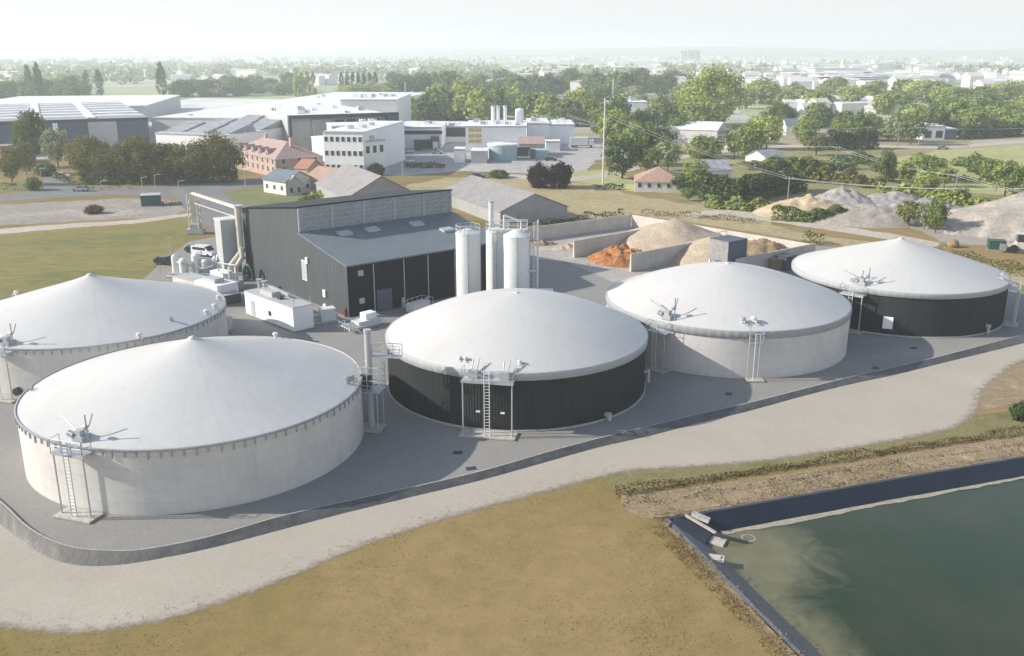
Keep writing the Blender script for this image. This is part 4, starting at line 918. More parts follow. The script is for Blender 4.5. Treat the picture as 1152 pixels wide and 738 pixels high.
# ---- silage bays
def bay_wall(pa, pb, label, h=3.0, th=.45, taper=None):
    a, b_ = G(*pa), G(*pb); rz = ang(a, b_); l = (b_-a).length; m = MB()
    m.add([(0, 0, 0), (l, 0, 0), (l, th, 0), (0, th, 0), (0, .1, h), (l, .1, taper or h), (l, th-.1, taper or h), (0, th-.1, h)], [(0, 3, 2, 1), (4, 5, 6, 7), (0, 1, 5, 4), (1, 2, 6, 5), (2, 3, 7, 6), (3, 0, 4, 7)])
    k = 2.0
    while k < l: m.box(k, k+.05, -.03, .1, 0, h*.0+.02); k += 2
    return tag(m.build('bay_wall', 'bay_concrete', None, (a.x, a.y, 0), rz), label, 'concrete wall', 'concrete walls of the storage bays')
bay_wall((590, 272), (709.5, 255.5), 'long back concrete wall behind the empty left bay', 2.6)
bay_wall((710.5, 255.8), (915, 292), 'long pale concrete wall along the grass behind the heaps', 2.6)
bay_wall((646, 290), (726, 275), 'concrete divider wall left of the orange heap', 3.0)
bay_wall((710, 306), (782, 291), 'concrete divider wall right of the orange heap', 3.0)
bay_wall((828, 312), (916, 293), 'concrete wall behind the right pale tank closing the last bay', 3.0)
def heap(px, py, wx, wy, h, mat, label, name='heap', seed=1, rz=0, lump=.25, sharp=1.0, group=None, n=44, z=0, fr=.55):
    p = G(px, py, z); m = MB(); vs = []; k = n
    for j in range(k+1):
        for i in range(k+1):
            u, v_ = i/k*2-1, j/k*2-1; rr_ = math.hypot(u, v_)
            g = max(0, 1-rr_)**sharp; x, y = u*wx/2, v_*wy/2
            g *= 1+lump*noise.fractal((x*fr, y*fr, seed*7.3), 1.0, 2.1, 4)
            vs.append((x*(1+.12*noise.noise((x*.3, y*.3, seed))), y, max(0, g)*h-.03))
    m.add(vs, [(j*(k+1)+i, j*(k+1)+i+1, (j+1)*(k+1)+i+1, (j+1)*(k+1)+i) for j in range(k) for i in range(k)])
    return tag(m.build(name, mat, None, p, rz, smooth=True), label, 'heap', group)
heap(700, 292, 12, 13, 2.4, 'orange_heap', 'lumpy bright orange heap between the concrete divider walls', 'compost_heap', 3, .3, .6, .75, fr=.6)
heap(757, 277, 25, 24, 5.2, 'soil_heap', 'largest pale tan heap in the bay behind the right divider wall', 'soil_heap', 5, .2, .08, .75, fr=.25)
heap(797, 292, 17, 22, 4.0, 'soil_heap', 'smooth tan heap half hidden behind the dark raised container', 'soil_heap', 8, .2, .07, .75, fr=.25)
heap(858, 290, 16, 16, 3.2, 'brown_heap', 'brown heap in the last bay right of the raised container', 'soil_heap', 6, .2, .3, .7)
heap(612, 275, 6, 3, .8, 'brown_heap', 'small reddish brown remnant heap along the back wall of the left bay', 'compost_heap', 9, .3, .9, .8, fr=.9)
heap(640, 280, 7, 4, .7, 'soil_heap', 'low spread of tan crumbs beside the left divider wall', 'compost_heap', 12, .3, .8, .8, fr=.9)
# raised container on a stand
c = G(817, 308); hb = Zat(c, 291); ht = Zat(c, 268)
rc = thing('raised_container', 'dark blue container raised on a white steel stand behind the pale tank', 'container', c, R_(38))
MB().box(-2.3, 2.3, -2.0, 2.0, hb, ht).build('casing', 'wall_navy', rc)
m = MB(); m.box(-2.36, -2.305, -1.95, 1.95, hb+.05, ht-.05); m.build('side_panel', 'fibre_roof', rc)
for x, y in ((-2.1, -1.8), (2.1, -1.8), (2.1, 1.8), (-2.1, 1.8)): MB().box(x-.15, x+.15, y-.15, y+.15, 0, hb).build('leg', 'white_steel', rc)
rail_mb(-2.6, 2.6, -2.2, -3.2, hb-1.4).build('railing', 'white_steel', rc)
m = MB(); m.box(-2.6, 2.6, -3.2, -2.1, hb-1.5, hb-1.38); m.build('walkway', 'galv', rc)
m = MB(); m.path([(1.4, 1.6, ht), (1.4, 1.6, ht+.8), (-.6, 1.6, ht+.8), (-.6, 1.6, ht)], .06, 6); m.build('roof_rail', 'steel', rc)
MB().box(-1.2, 1.2, -1.6, 1.6, 0, hb-.1).build('feeder_screw', 'galv', rc)
# kit by the last bay
P0 = G(868, 306); obox('brown_skip', 'dark brown skip against the last bay wall between two tanks', 'skip', P0, G(880, 305), 2.0, 2.0, 'brown_heap')
obox('dark_tractor_bin', 'taller dark bin with angled back by the last bay wall', 'bin', G(884, 306), G(895, 303), 2.2, 2.4, 'dark_grey')

# ------------------------------------------------------------------ vehicles
def car(px, py, rz, paint, label, van=False, s=1.0, z=-.05, group='cars parked and driving around the works'):
    p = G(px, py, z); root = thing('car' if not van else 'van', label, 'car' if not van else 'van', p, rz, group); root.scale = (s, s, s)
    m = MB(); hw = .88
    if van: pr = [(-2.4, .35), (-2.45, 1.1), (-2.35, 1.85), (.7, 1.9), (1.5, 1.15), (2.35, .95), (2.4, .4)]
    else: pr = [(-2.1, .35), (-2.15, .85), (-1.8, 1.0), (-1.25, 1.42), (.35, 1.45), (1.05, .98), (2.0, .82), (2.1, .4)]
    n = len(pr); vs = [(x, -hw, z_) for x, z_ in pr]+[(x, hw, z_) for x, z_ in pr]
    m.add(vs, [tuple(range(n)), tuple(range(2*n-1, n-1, -1))]+[(i, n+i, n+(i+1) % n, (i+1) % n) for i in range(n)]); m.build('body', paint, root)
    g = MB()
    if van: g.box(-2.0, .9, -hw-.015, hw+.015, 1.2, 1.68); g.add([(.78, -.75, 1.84), (.78, .75, 1.84), (1.5, .78, 1.18), (1.5, -.78, 1.18)], [(0, 3, 2, 1)])
    else:
        g.add([(-1.3, -hw-.015, 1.02), (.85, -hw-.015, 1.02), (.3, -hw-.015, 1.38), (-1.1, -hw-.015, 1.38), (-1.3, hw+.015, 1.02), (.85, hw+.015, 1.02), (.3, hw+.015, 1.38), (-1.1, hw+.015, 1.38)], [(0, 1, 2, 3), (7, 6, 5, 4)])
        g.add([(.42, -.75, 1.43), (.42, .75, 1.43), (1.05, .78, 1.02), (1.05, -.78, 1.02)], [(0, 3, 2, 1)]); g.add([(-1.28, -.75, 1.43), (-1.28, .75, 1.43), (-1.8, .78, 1.04), (-1.8, -.78, 1.04)], [(0, 1, 2, 3)])
    g.build('glass', 'glass_dark', root)
    for x in (-1.3, 1.35):
        for y in (-.82, .82): MB().bar((x, y-.1, .33), (x, y+.1, .33), .33, 14).build('wheel', 'black_rubber', root)
    return root
car(188, 297.5, R_(-20), 'dark_car', 'dark blue car parked at the grass edge nearest the tank')
car(231, 288, R_(-25), 'white_car', 'large white car parked beside the tall filter tower', True)
car(221, 284, R_(-25), 'dark_car', 'dark low car parked just left of the large white car', s=.95)
car(270, 289, R_(-25), 'white_car', 'white car peeking out behind the filter tower', False)
car(91, 215, R_(172), 'grey_car', 'grey car driving on the street left of dark green container')
# ---- green container, poles, street kit
def shelter(r, l, d, h):
    for k in range(1, int(l/.5)): MB
obox('green_container', 'dark green metal container on the bare ground by street', 'container', G(159, 232), G(181, 231), 4.0, Zat(G(159, 232), 220), 'green_paint', None, z=GZ, roofm='pale_grey')
def pole(px, py, pyt, label, r=.14, arm=None, mat='galv', group=None, name='pole', cat='pole', z=GZ):
    p = G(px, py, z); h = Zat(p, pyt)-z; root = thing(name, label, cat, p, 0, group); MB().bar((0, 0, -.1), (0, 0, h), r, 7, r*.65).build('shaft', mat, root)
    if arm == 'lamp': m = MB(); m.bar((0, 0, h), (1.3, -.4, h+.25), .06, 5); m.box(1.0, 1.9, -.6, -.25, h+.18, h+.32); m.build('lamp_head', mat, root)
    elif arm == 'cross':
        m = MB(); m.beam((-1.0, .1, h-.3), (1.0, -.1, h-.3), .12, .14); m.build('cross_arm', mat, root)
        for x in (-.9, 0, .9): MB().bar((x, 0, h-.22), (x, 0, h+.12), .06, 6).build('insulator', 'white_paint', root)
    return root, p, h
for px, py, pt_, lb in ((160, 213, 200, 'grey lamp post on the street edge just left of green container'), (175, 213, 197, 'taller grey lamp post above the green container'), (201, 212, 204, 'short grey lamp post before the row of plane trees'),
                        (115, 220, 204, 'white lamp post near the grey street car'), (276, 211, 192, 'lamp post in front of the brick building'), (48, 213, 190, 'lamp post at the street corner by the hedge'), (125, 203, 186, 'lamp post before the left plane tree'), (233, 203, 180, 'slim lamp post among the plane trees'), (453, 199, 165, 'tall white lamp post on grass by the plant yard'), (30, 214, 195, 'lamp post behind the low street hedge')):
    pole(px, py, pt_, lb, .1, 'lamp', 'galv', 'street lamps', 'street_lamp', 'street lamp')
pole(678, 206, 110, 'very tall slender pale pole beside the orange roofed house', .24, None, 'white_steel', 'utility poles', 'utility_pole', 'utility pole')
pole(689, 120, 88, 'tall pale mast among the hazy trees', .35, None, 'white_steel', None, 'mast', 'mast')
pole(457, 135, 92, 'pale mast behind the white roofed factory', .3, None, 'white_steel', None, 'mast', 'mast')
lineA = [pole(*a, .17, 'cross', 'wood_pole', 'utility poles', 'utility_pole', 'utility pole') for a in (
    (600, 158, 128, 'utility pole behind the pale industrial tanks'), (745, 168, 149, 'utility pole left of the clipped round bush'), (939, 186, 165, 'utility pole in the middle of shrubs above the sand heaps'), (1074, 221, 197, 'utility pole standing in the green hillside meadow'), (1290, 268, 238, 'utility pole beyond the right edge'))]
lineB = [pole(*a, .17, 'cross', 'wood_pole', 'utility poles', 'utility_pole', 'utility pole') for a in (
    (640, 150, 130, 'utility pole right of the big white industrial boxes'), (772, 172, 155, 'utility pole on the pale lane below the big round tree'), (822, 174, 150, 'utility pole between two light green trees'), (927, 169, 144, 'utility pole left end of the dark clipped hedge'), (974, 168, 143, 'utility pole right end of the dark clipped hedge'), (1033, 166, 143, 'utility pole left of the white farm sheds'), (1220, 160, 138, 'utility pole past the right edge'))]
def wires(line, name, label, offs, rad=.035):
    m = MB()
    for (r0, p0, h0), (r1, p1, h1) in zip(line, line[1:]):
        for o in offs:
            a_, b_ = p0+Vector((o, 0, h0-.1)), p1+Vector((o, 0, h1-.1)); prev = a_; sag = (b_-a_).length*.018
            for k in range(1, 13):
                t_ = k/12; q = a_.lerp(b_, t_); q.z -= 4*sag*t_*(1-t_); m.bar(prev, q, rad, 4); prev = q
    return tag(m.build(name, 'wire', None), label, 'cable')
wires(lineA, 'power_lines', 'pale sagging power lines crossing above the hillside meadow', (-.9, .9), .03)
wires(lineB, 'power_lines', 'pale sagging power lines along the lane before the hedges', (-.9, .9), .03)
lineC = [pole(*a, .17, 'cross', 'wood_pole', 'utility poles', 'utility_pole', 'utility pole') for a in ((750, 172, 152, 'utility pole just right of its twin near clipped bush'), (886, 226, 200, 'utility pole at the left end of the quarry heaps'), (1009, 168, 146, 'slim utility pole behind the conifer'))]
wires([pole(678.5, 206.5, 128, 'second slender pole touching the very tall pale pole', .12, None, 'wood_pole', 'utility poles', 'utility_pole', 'utility pole'), lineC[1], (None, G(1160, 262, GZ), 9)], 'power_lines', 'lowest pair of pale power lines passing over the quarry hedge', (-.9, .9), .03)

# ------------------------------------------------------------------ background buildings
def Zt(p, py): return Zat(p, py)-0
P0, P1 = G(-60, 178, GZ), G(170, 168, GZ)
w1 = building('warehouse', 'long dark blue warehouse with pale roof behind the dark conifer', 'warehouse', P0, P1, 120, Zat(P1, 133), 'flat', 0, 'wall_navy', 'roof_grey')
l = w1['len']; h1 = Zat(P1, 133)
MB().box(l*.69, l*.835, -.2, -.02, .2, h1-.1).build('pale_panel', 'pale_grey', w1)
MB().box(l*.515, l*.54, -.2, -.02, .2, h1-.1).build('pale_panel', 'white_paint', w1)
for k in range(6): MB().box(-.1, l+.1, 14+k*18, 20+k*18, h1+.36, h1+.5).build('roof_strip', 'roof_white', w1)
for k in range(3): MB().box(l*(.15+.27*k), l*(.15+.27*k)+3, 2, 118, h1+.51, h1+.75).build('roof_walkway', 'roof_white', w1)
MB().box(-.15, l+.15, -.25, -.13, h1-.7, h1+.34).build('fascia', 'dark_grey', w1)
building('dock_annex', 'low pale block in front of the dark warehouse left of conifer', 'annex', G(-30, 186, GZ), G(18, 184, GZ), 10, 5, 'flat', 0, 'pale_grey', 'roof_grey')
building('dock_unit', 'small orange red dock unit before the dark warehouse', 'dock unit', G(3, 188, GZ), G(15, 187, GZ), 6, 6, 'flat', 0, 'roof_tile_pale', 'roof_tile_pale')
# sawtooth works
P0, P1 = G(178, 180, GZ), G(258, 184, GZ); hs = Zat(P0, 150)
sw = building('sawtooth_works', 'white works with dark glazed shed roofs behind the plane trees', 'factory', P0, P1, 70, hs, 'flat', 0, 'white_paint', 'roof_white', [('front', 12, 1, 1.6, 4, 1.5, 4)])
l = sw['len']
for k in range(3):
    for q in range(4):
        x0 = 1+l/3*k; y0 = 2+q*17; m = MB(); m.add([(x0, y0, hs+.4), (x0+l/3-2, y0, hs+.4), (x0+l/3-2, y0+13, hs+3.0), (x0, y0+13, hs+3.0), (x0, y0+15, hs+.4), (x0+l/3-2, y0+15, hs+.4)], [(0, 1, 2, 3), (3, 2, 5, 4), (0, 3, 4), (1, 5, 2)]); m.build('shed_roof', 'roof_grey', sw)
P0, P1 = G(172, 150, GZ), G(335, 152, GZ)
building('white_factory', 'vast factory under one plain white roof behind the sawtooth works', 'factory', P0, P1, 260, Zat(P0, 133), 'flat', 0, 'render', 'roof_white')
P0, P1 = G(-60, 140, GZ), G(165, 137, GZ)
b2 = building('rear_warehouse', 'far pale warehouse with white ridged roof behind the dark blue warehouse', 'warehouse', P0, P1, 120, Zat(P0, 122), 'flat', 0, 'pale_grey', 'roof_white')
# dark framed building
P0, P1 = G(328, 176, GZ), G(446, 170, GZ); hd = Zat(P1, 126)
dk = building('framed_block', 'block with thin dark portal frame and open white bays', 'factory', P0, P1, 70, hd-1.2, 'flat', 0, 'pale_grey', 'roof_white')
l = dk['len']
MB().box(-.6, l+.6, -2.2, -.15, hd-1.2, hd).build('portal_beam', 'dark_grey', dk)
MB().box(l*.9, l+.6, -2.2, -.15, 0, hd-1.21).build('portal_leg', 'wall_navy', dk)
MB().box(-.6, .2, -2.2, -.15, 0, hd-1.21).build('portal_leg', 'dark_grey', dk)
MB().box(l*.2, l*.38, -.6, -.02, hd*.45, hd-1.6).build('grey_bay', 'pale_grey', dk)
for k in range(4): MB().box(l*(.42+.11*k), l*(.42+.11*k)+l*.08, -.5, -.02, hd*.45, hd-2).build('glazing', 'glass_dark', dk)
P0, P1 = G(385, 150, GZ), G(447, 150, GZ)
building('tall_white_hall', 'taller white hall rising behind the dark portal frame', 'factory', P0, P1, 60, Zat(P0, 113), 'flat', 0, 'white_paint', 'roof_white')
# white office
Cc, Rr, Lf = G(366, 197, GZ), G(410, 198, GZ), G(314, 180, GZ); ho = Zat(Cc, 149)
of = building('office_block', 'white three storey office with rows of small windows', 'office', Cc, Rr, (Lf-Cc).length*.95, ho, 'flat', 0, 'white_paint', 'roof_white', [('front', 7, 3, 1.1, 1.5, 1.6, ho/3.05), ('left', 8, 2, 1.6, 1.2, ho*.42, ho/3.3)])
building('office_wing', 'white windowless wing stepping down right of the three storey office', 'office', G(411, 197, GZ), G(434, 194, GZ), 24, Zat(G(411, 197, GZ), 160), 'flat', 0, 'white_paint', 'roof_white', [('front', 3, 1, 1.5, 2.2, 6, 3)])
building('rear_office', 'white stacked block above the office roof before the portal frame', 'office', G(375, 183, GZ), G(437, 181, GZ), 16, Zat(G(375, 183, GZ), 143), 'flat', 0, 'render', 'roof_white', [('front', 6, 2, 2.2, 1.6, 6, 4)])
# brick building
P0, P1 = G(262, 188, GZ), G(311, 200, GZ); hb_ = Zat(P1, 180)
bb = building('brick_building', 'old brick building with pinkish mansard roof and five dormers', 'brick building', P0, P1, 15, hb_, 'hip', Zat(P1, 163)-hb_, 'brick', 'roof_pink', [('front', 9, 2, 1.0, 1.7, 1.2, hb_/2.1), ('right', 3, 2, 1.1, 1.7, 1.2, hb_/2.1)])
l = bb['len']
for k in range(5):
    d_ = link('dormer', None, bb, (l*(.12+.16*k), 1.0, hb_+.2)); MB().box(-.6, .6, 0, 2.5, 0, 1.7).build('cheek', 'brick', d_); m = MB(); m.add([(-.8, -.2, 1.7), (.8, -.2, 1.7), (0, -.2, 2.4), (-.8, 3, 1.7), (.8, 3, 1.7), (0, 3, 2.4)], [(0, 1, 2), (0, 2, 5, 3), (1, 4, 5, 2)]); m.build('dormer_roof', 'roof_pink', d_)
    win(d_, .8, 1.2, 0, 0, .2, 0)
for x in (l*.3, l*.85): MB().box(x-.5, x+.5, 7, 8, hb_+3, Zat(P1, 158)).build('chimney', 'brick', bb)
building('white_cottage', 'white cottage with blue grey roof at the lawn edge', 'house', G(297, 216, GZ), G(322, 220, GZ), 9, 3.2, 'gable_x', 2.2, 'render', 'roof_slate', [('front', 3, 1, 1, 1.2, 1, 3), ('right', 2, 1, 1, 1.2, 1, 3)], 'houses by the works')
building('stone_annex', 'small pale annex attached beside the white cottage', 'house', G(324, 220, GZ), G(341, 219, GZ), 7, 2.8, 'gable_y', 1.8, 'stone_wall', 'roof_grey', [('front', 2, 1, 1, 1.6, .4, 3)], 'houses by the works')
building('orange_cottage', 'cottage with orange tiled roof before the white office', 'house', G(343, 215, GZ), G(374, 220, GZ), 10, 3.2, 'gable_x', 2.6, 'stone_wall', 'roof_tile_pale', [('front', 3, 1, 1, 1.2, 1, 3)], 'houses by the works')
building('terracotta_house', 'tiny brick house with chimney squeezed below the brick building', 'house', G(333, 207, GZ), G(347, 208, GZ), 7, 4.2, 'gable_x', 2.0, 'brick', 'roof_tile', [('front', 2, 1, .9, 1.2, 1.4, 3)], 'houses by the works')
# barns behind the hall
P0, P1 = G(392, 246, GZ), G(468, 240, GZ); hb1 = Zat(P0, 223)
building('grey_barn', 'grey barn roof showing just above the glazed hall wall', 'barn', P0, P1, 26, hb1, 'gable_y', 4.2, 'barn_wall', 'fibre_roof', (), 'grey barns behind the hall')
P0, P1 = G(563, 254, GZ), G(638, 247.5, GZ); hb2 = Zat(P0, 238.5)
building('grey_barn', 'grey gabled barn standing right of the hall by the dry meadow', 'barn', P0, P1, 33, hb2, 'gable_y', Zat((P0+P1)/2, 218.5)-hb2, 'barn_wall', 'fibre_roof', (), 'grey barns behind the hall')
# industrial plant beyond
def pb(name, label, cat, x0, x1, yb, yt, dep, wall='white_paint', roof='roof_white', wins=(), group='buildings of the far white plant', rt='flat', rh=2):
    p0, p1 = G(x0, yb, GZ), G(x1, yb, GZ); return building(name, label, cat, p0, p1, dep, max(2.2, Zat(p0, yt)), rt, rh, wall, roof, wins, group)
pb('plant_building', 'long white plant building with window band left of yellow panels', 'plant building', 448, 497, 167, 144, 30, wins=[('front', 10, 1, 2.4, 1.5, 5, 4)])
pb('plant_block', 'dark small block at the end of the long white plant building', 'plant building', 485, 494, 167.5, 153, 3, 'wall_navy', 'roof_grey')
pb('plant_building', 'low white plant building with dark bays before the lime trees', 'plant building', 497, 526, 160, 143, 26, wins=[('front', 4, 1, 3, 4, 2, 4)])
yb_ = pb('panel_building', 'white plant building with yellow orange panels and tall pipes', 'plant building', 524, 592, 168, 143, 30)
for k in range(2):
    for q in range(3): MB().box(1.0+k*2.6, 3.2+k*2.6, -.2, -.02, 2.2+q*2.0, 3.5+q*2.0).build('panel', 'orange_sign', yb_)
pb('plant_shed', 'pale blue grey shed beside the white cube at plant edge', 'shed', 530, 548, 184, 171, 10, 'pale_grey')
pb('white_cube', 'bright white cube building at the edge of plant yard', 'plant building', 511, 523, 183, 169, 8)
tk = G(565, 181, GZ); m = MB(); hh = Zat(tk, 163); rr_ = 17*1/ppm(tk)
pt = thing('storage_tank', 'broad pale teal storage tank with flat top in plant yard', 'storage tank', tk + Vector((0, rr_, 0))); MB().lathe([(rr_, 0), (rr_, hh)], 48).build('shell', 'tank_teal', pt, smooth=True); MB().lathe([(rr_+.15, hh-.3), (rr_+.15, hh+.1), (.02, hh+.7)], 48, cap1=True).build('roof', 'roof_white', pt)
m = MB(); m.path([(rr_*math.cos(.2*k), rr_*math.sin(.2*k), hh+1) for k in range(32)], .06, 4); m.build('railing', 'galv', pt)
for px, lb in ((554.5, 'left thin white chimney of the far plant'), (560, 'middle thin white chimney of the far plant'), (568, 'right thin white chimney of the far plant')):
    p = G(px, 165, GZ); r0 = thing('chimney', lb, 'chimney', p+Vector((0, 8, 0)), 0, 'thin chimneys of the far plant'); hh = Zat(p+Vector((0, 8, 0)), 120); MB().bar((0, 0, 0), (0, 0, hh), .75, 12).build('stack', 'white_paint', r0); MB().bar((0, 0, hh), (0, 0, hh+.5), .85, 12).build('collar', 'galv', r0)
p = G(584.5, 165, GZ)+Vector((0, 10, 0)); r0 = thing('silo', 'fat white silo tower right of the thin far chimneys', 'silo', p); hh = Zat(p, 124); MB().lathe([(1.6, 0), (1.6, hh)], 24).build('shell', 'white_paint', r0, smooth=True); MB().lathe([(1.7, hh), (1.5, hh+.5), (.02, hh+.9)], 24, cap1=True).build('roof', 'white_paint', r0)
pb('box_hall', 'tall white box hall right of the fat silo tower', 'plant building', 593, 618, 163, 140, 30)
pb('box_hall', 'widest white box hall at the right end of the plant', 'plant building', 617, 646, 162, 141, 26)
pb('pink_house', 'pinkish house with small windows in front of white box halls', 'house', 584, 612, 175, 162, 9, 'brick', 'roof_pink', [('front', 4, 1, 1.2, 1.5, 1.5, 3)], rt='gable_x')
pb('teal_shed', 'low pale teal shed right of the pinkish house', 'shed', 600, 617, 178, 171, 8, 'tank_teal', 'tank_teal')
pb('plant_annex', 'low white annex in front of the widest box hall', 'plant building', 614, 630, 170, 160, 8)
def truck(px, py, rz, cab, box, label):
    p = G(px, py, GZ); r0 = thing('truck', label, 'truck', p, rz); MB().box(-4.5, 2.0, -1.25, 1.25, .9, 3.8).build('cargo_box', box, r0); MB().box(2.3, 4.2, -1.2, 1.2, .6, 3.0).build('cab', cab, r0); MB().box(3.3, 4.22, -1.1, 1.1, 1.9, 2.7).build('glass', 'glass_dark', r0); MB().box(-4.4, 4.0, -.5, .5, .6, .85).build('chassis', 'dark_grey', r0)
    for x in (-3.6, -2.4, 3.2):
        for y in (-1.1, 1.1): MB().bar((x, y-.15, .5), (x, y+.15, .5), .5, 12).build('wheel', 'black_rubber', r0)
truck(588, 178, 0, 'blue_car', 'dark_car', 'dark blue truck parked before the pinkish house')
truck(655, 166, 0, 'white_car', 'white_car', 'white truck parked right of the widest box hall')
truck(480, 169, R_(5), 'white_car', 'dark_car', 'truck by the dark block of the long plant building')
for k, (px, py, pt2, lb) in enumerate(((445, 170, 'white_car', 'white car parked nearest the portal frame leg'), (452, 172, 'grey_car', 'grey car second in the plant car park'), (459, 172, 'white_car', 'white car in the plant car park left of the lamp post'), (465, 186, 'white_car', 'lone white car on the pale plant yard'), (620, 181, 'dark_car', 'dark car on the far plant road'), (492, 173, 'grey_car', 'grey car beneath the dark plant block'), (538, 200, 'dark_car', 'dark car on the lane near the round bush'), (1060, 168, 'grey_car', 'grey car on the hillside lane'), (70, 200, 'white_car', 'white car on the side street near the pale tree'))):
    car(px, py, R_(random.uniform(-15, 15)), pt2, lb, z=GZ)
# houses on the right
building('tiled_house', 'long low house with orange red tiled roof by the dense trees', 'house', G(714, 216, GZ), G(768, 217, GZ), 13, Zat(G(714, 216, GZ), 204.5), 'hip', 3.2, 'render', 'roof_tile_pale', [('front', 5, 1, 1.1, 1.2, 1.1, 3)], 'houses among the trees on the right')
building('white_bungalow', 'white bungalow with pale grey roof behind the thick hedge', 'house', G(791, 206, GZ), G(822, 205, GZ), 9, 3.2, 'gable_x', 2.2, 'render', 'roof_grey', [('front', 3, 1, 1.1, 1.2, 1.1, 3)], 'houses among the trees on the right')
building('orange_bungalow', 'small house with orange roof between pale green trees', 'house', G(833, 170, GZ), G(855, 169, GZ), 10, 4, 'gable_x', 3, 'render', 'roof_tile_pale', [('front', 3, 1, 1.1, 1.2, 1.1, 3)], 'houses among the trees on the right')
building('long_shed', 'long pale roofed shed under the big round tree', 'shed', G(752, 160, GZ), G(806, 162, GZ), 22, 5, 'gable_x', 2.4, 'render', 'roof_white', (), 'houses among the trees on the right')
building('farm_shed', 'white farm shed with low flat roof beside the meadow lane', 'shed', G(1037, 157, GZ), G(1062, 157, GZ), 20, Zat(G(1037, 157, GZ), 143), 'flat', 2, 'white_paint', 'roof_white', [('front', 2, 1, 3, 3, .5, 3)])
building('dark_shed', 'dark low lorry shed right of the white farm shed', 'shed', G(1062, 157, GZ), G(1075, 157, GZ), 10, 4, 'flat', 2, 'wall_navy', 'roof_white')
building('pale_cottage', 'pale cottage half sunk among shrubs above the brown hedge', 'house', G(862, 190, GZ), G(884, 188, GZ), 9, 3, 'gable_x', 2, 'render', 'roof_grey', (), 'houses among the trees on the right')
building('tiny_house', 'tiny pale house behind the dark cone shaped tree', 'house', G(884, 152, GZ), G(898, 152, GZ), 9, 4, 'gable_x', 2.5, 'render', 'roof_slate', (), 'houses among the trees on the right')
building('supermarket', 'white flat building behind the trees left of the big round tree', 'shed', G(695, 133, GZ), G(730, 133, GZ), 60, 8, 'flat', 2, 'white_paint', 'roof_white')

# ---- quarry heaps
GQ = 'mineral heaps of the quarry'
heap(878, 238, 10, 12, 2.4, 'gravel_heap', 'small dark grey heap at the left end of the quarry', 'gravel_heap', 21, 0, .2, .9, GQ, z=GZ)
heap(908, 240, 24, 18, 4.0, 'sand_heap', 'orange tan sand heap behind the dark low hedge', 'sand_heap', 22, .1, .25, .75, GQ, z=GZ)
heap(947, 232, 20, 18, 4.8, 'gravel_heap', 'peaked grey gravel heap right of the orange sand', 'gravel_heap', 23, 0, .2, .9, GQ, z=GZ)
heap(972, 246, 30, 22, 3.2, 'grit_heap', 'broad pale sandy heap in the middle of quarry', 'sand_heap', 24, 0, .2, .7, GQ, z=GZ)
heap(1004, 232, 24, 18, 3.4, 'gravel_heap', 'grey gravel heap behind the broad pale sandy heap', 'gravel_heap', 25, 0, .3, .8, GQ, z=GZ)
heap(1040, 238, 22, 16, 3.0, 'gravel_heap', 'grey heap behind the pale and dark shrubs', 'gravel_heap', 26, 0, .3, .8, GQ, z=GZ)
heap(1080, 245, 24, 12, 2.2, 'gravel_heap', 'low grey heap left of the huge grit mound', 'gravel_heap', 27, 0, .25, .8, GQ, z=GZ)
heap(1242, 254, 76, 40, 11.5, 'grit_heap', 'huge smooth grit mound running off the right edge', 'grit_mound', 28, .1, .12, .85, GQ, z=GZ, n=60, fr=.2)
c = G(1148, 284, GZ); lo = thing('wheel_loader', 'pale wheel loader parked at the foot of the huge grit mound', 'loader', c, R_(160))
MB().box(-2.4, 1.0, -1.1, 1.1, .9, 2.0).build('body', 'cream', lo); MB().box(-.6, .9, -.9, .9, 2.0, 3.4).build('cab', 'glass_dark', lo); MB().box(-.7, 1.0, -1, 1, 3.4, 3.55).build('cab_roof', 'cream', lo); MB().box(2.6, 3.4, -1.4, 1.4, .3, 1.3).build('bucket', 'steel', lo); m = MB(); m.beam((.8, .7, 1.6), (2.9, .7, .8), .2, .3); m.beam((.8, -.7, 1.6), (2.9, -.7, .8), .2, .3); m.build('lift_arm', 'cream', lo)
for x in (-1.5, 1.3):
    for y in (-1.1, 1.1): MB().bar((x, y-.25, .75), (x, y+.25, .75), .75, 14).build('wheel', 'black_rubber', lo)
obox('green_skip', 'green skip at the foot of the huge grit mound', 'skip', G(1112, 281, GZ), G(1131, 282, GZ), 2.2, 1.6, 'green_paint', None, z=GZ)
p = G(1072, 278, GZ); m = MB(); m.lathe([(.9, 0), (1.1, .5), (.8, 1.2), (.1, 1.5)], 14, cap1=True); tag(m.build('boulder', 'brown_heap', None, p), 'brown boulder lying at the left toe of the huge grit mound', 'boulder')

# ------------------------------------------------------------------ trees and hedges
PG = 'row of plane trees along the street'
for px, py, h, w, lb in ((103, 203, 50, 44, 'leftmost plane tree of the street row, green and full'), (130, 206, 44, 40, 'plane tree with reddish leaves second in the street row'), (158, 206, 52, 44, 'tall plane tree third in the street row'),
                         (186, 206, 44, 42, 'lower plane tree fourth in the street row'), (214, 206, 45, 42, 'plane tree fifth in the street row, before the works'), (247, 204, 53, 48, 'broad plane tree ending the street row by the brick building')):
    tree('wide', px, py, h+2, w+10, L_PLANE, lb, PG)
tree('round', 39, 188, 64, 40, L_DARK, 'dark green conifer like tree standing before the dark blue warehouse')
tree('round', 66, 190, 46, 32, L_PALE, 'pale yellow green tree right beside the dark tree')
tree('round', 14, 208, 44, 26, L_OLIVE, 'brownish small tree at the left picture edge by the street')
tree('round', 30, 196, 36, 28, L_OLIVE, 'olive tree below the dark tree at the street corner')
tree('bush', 52, 198, 16, 24, L_MID, 'round green bush at the side street corner', cat='bush')
tree('bush', 38, 214, 16, 18, L_MID, 'green bush behind the street corner lamp', cat='bush')
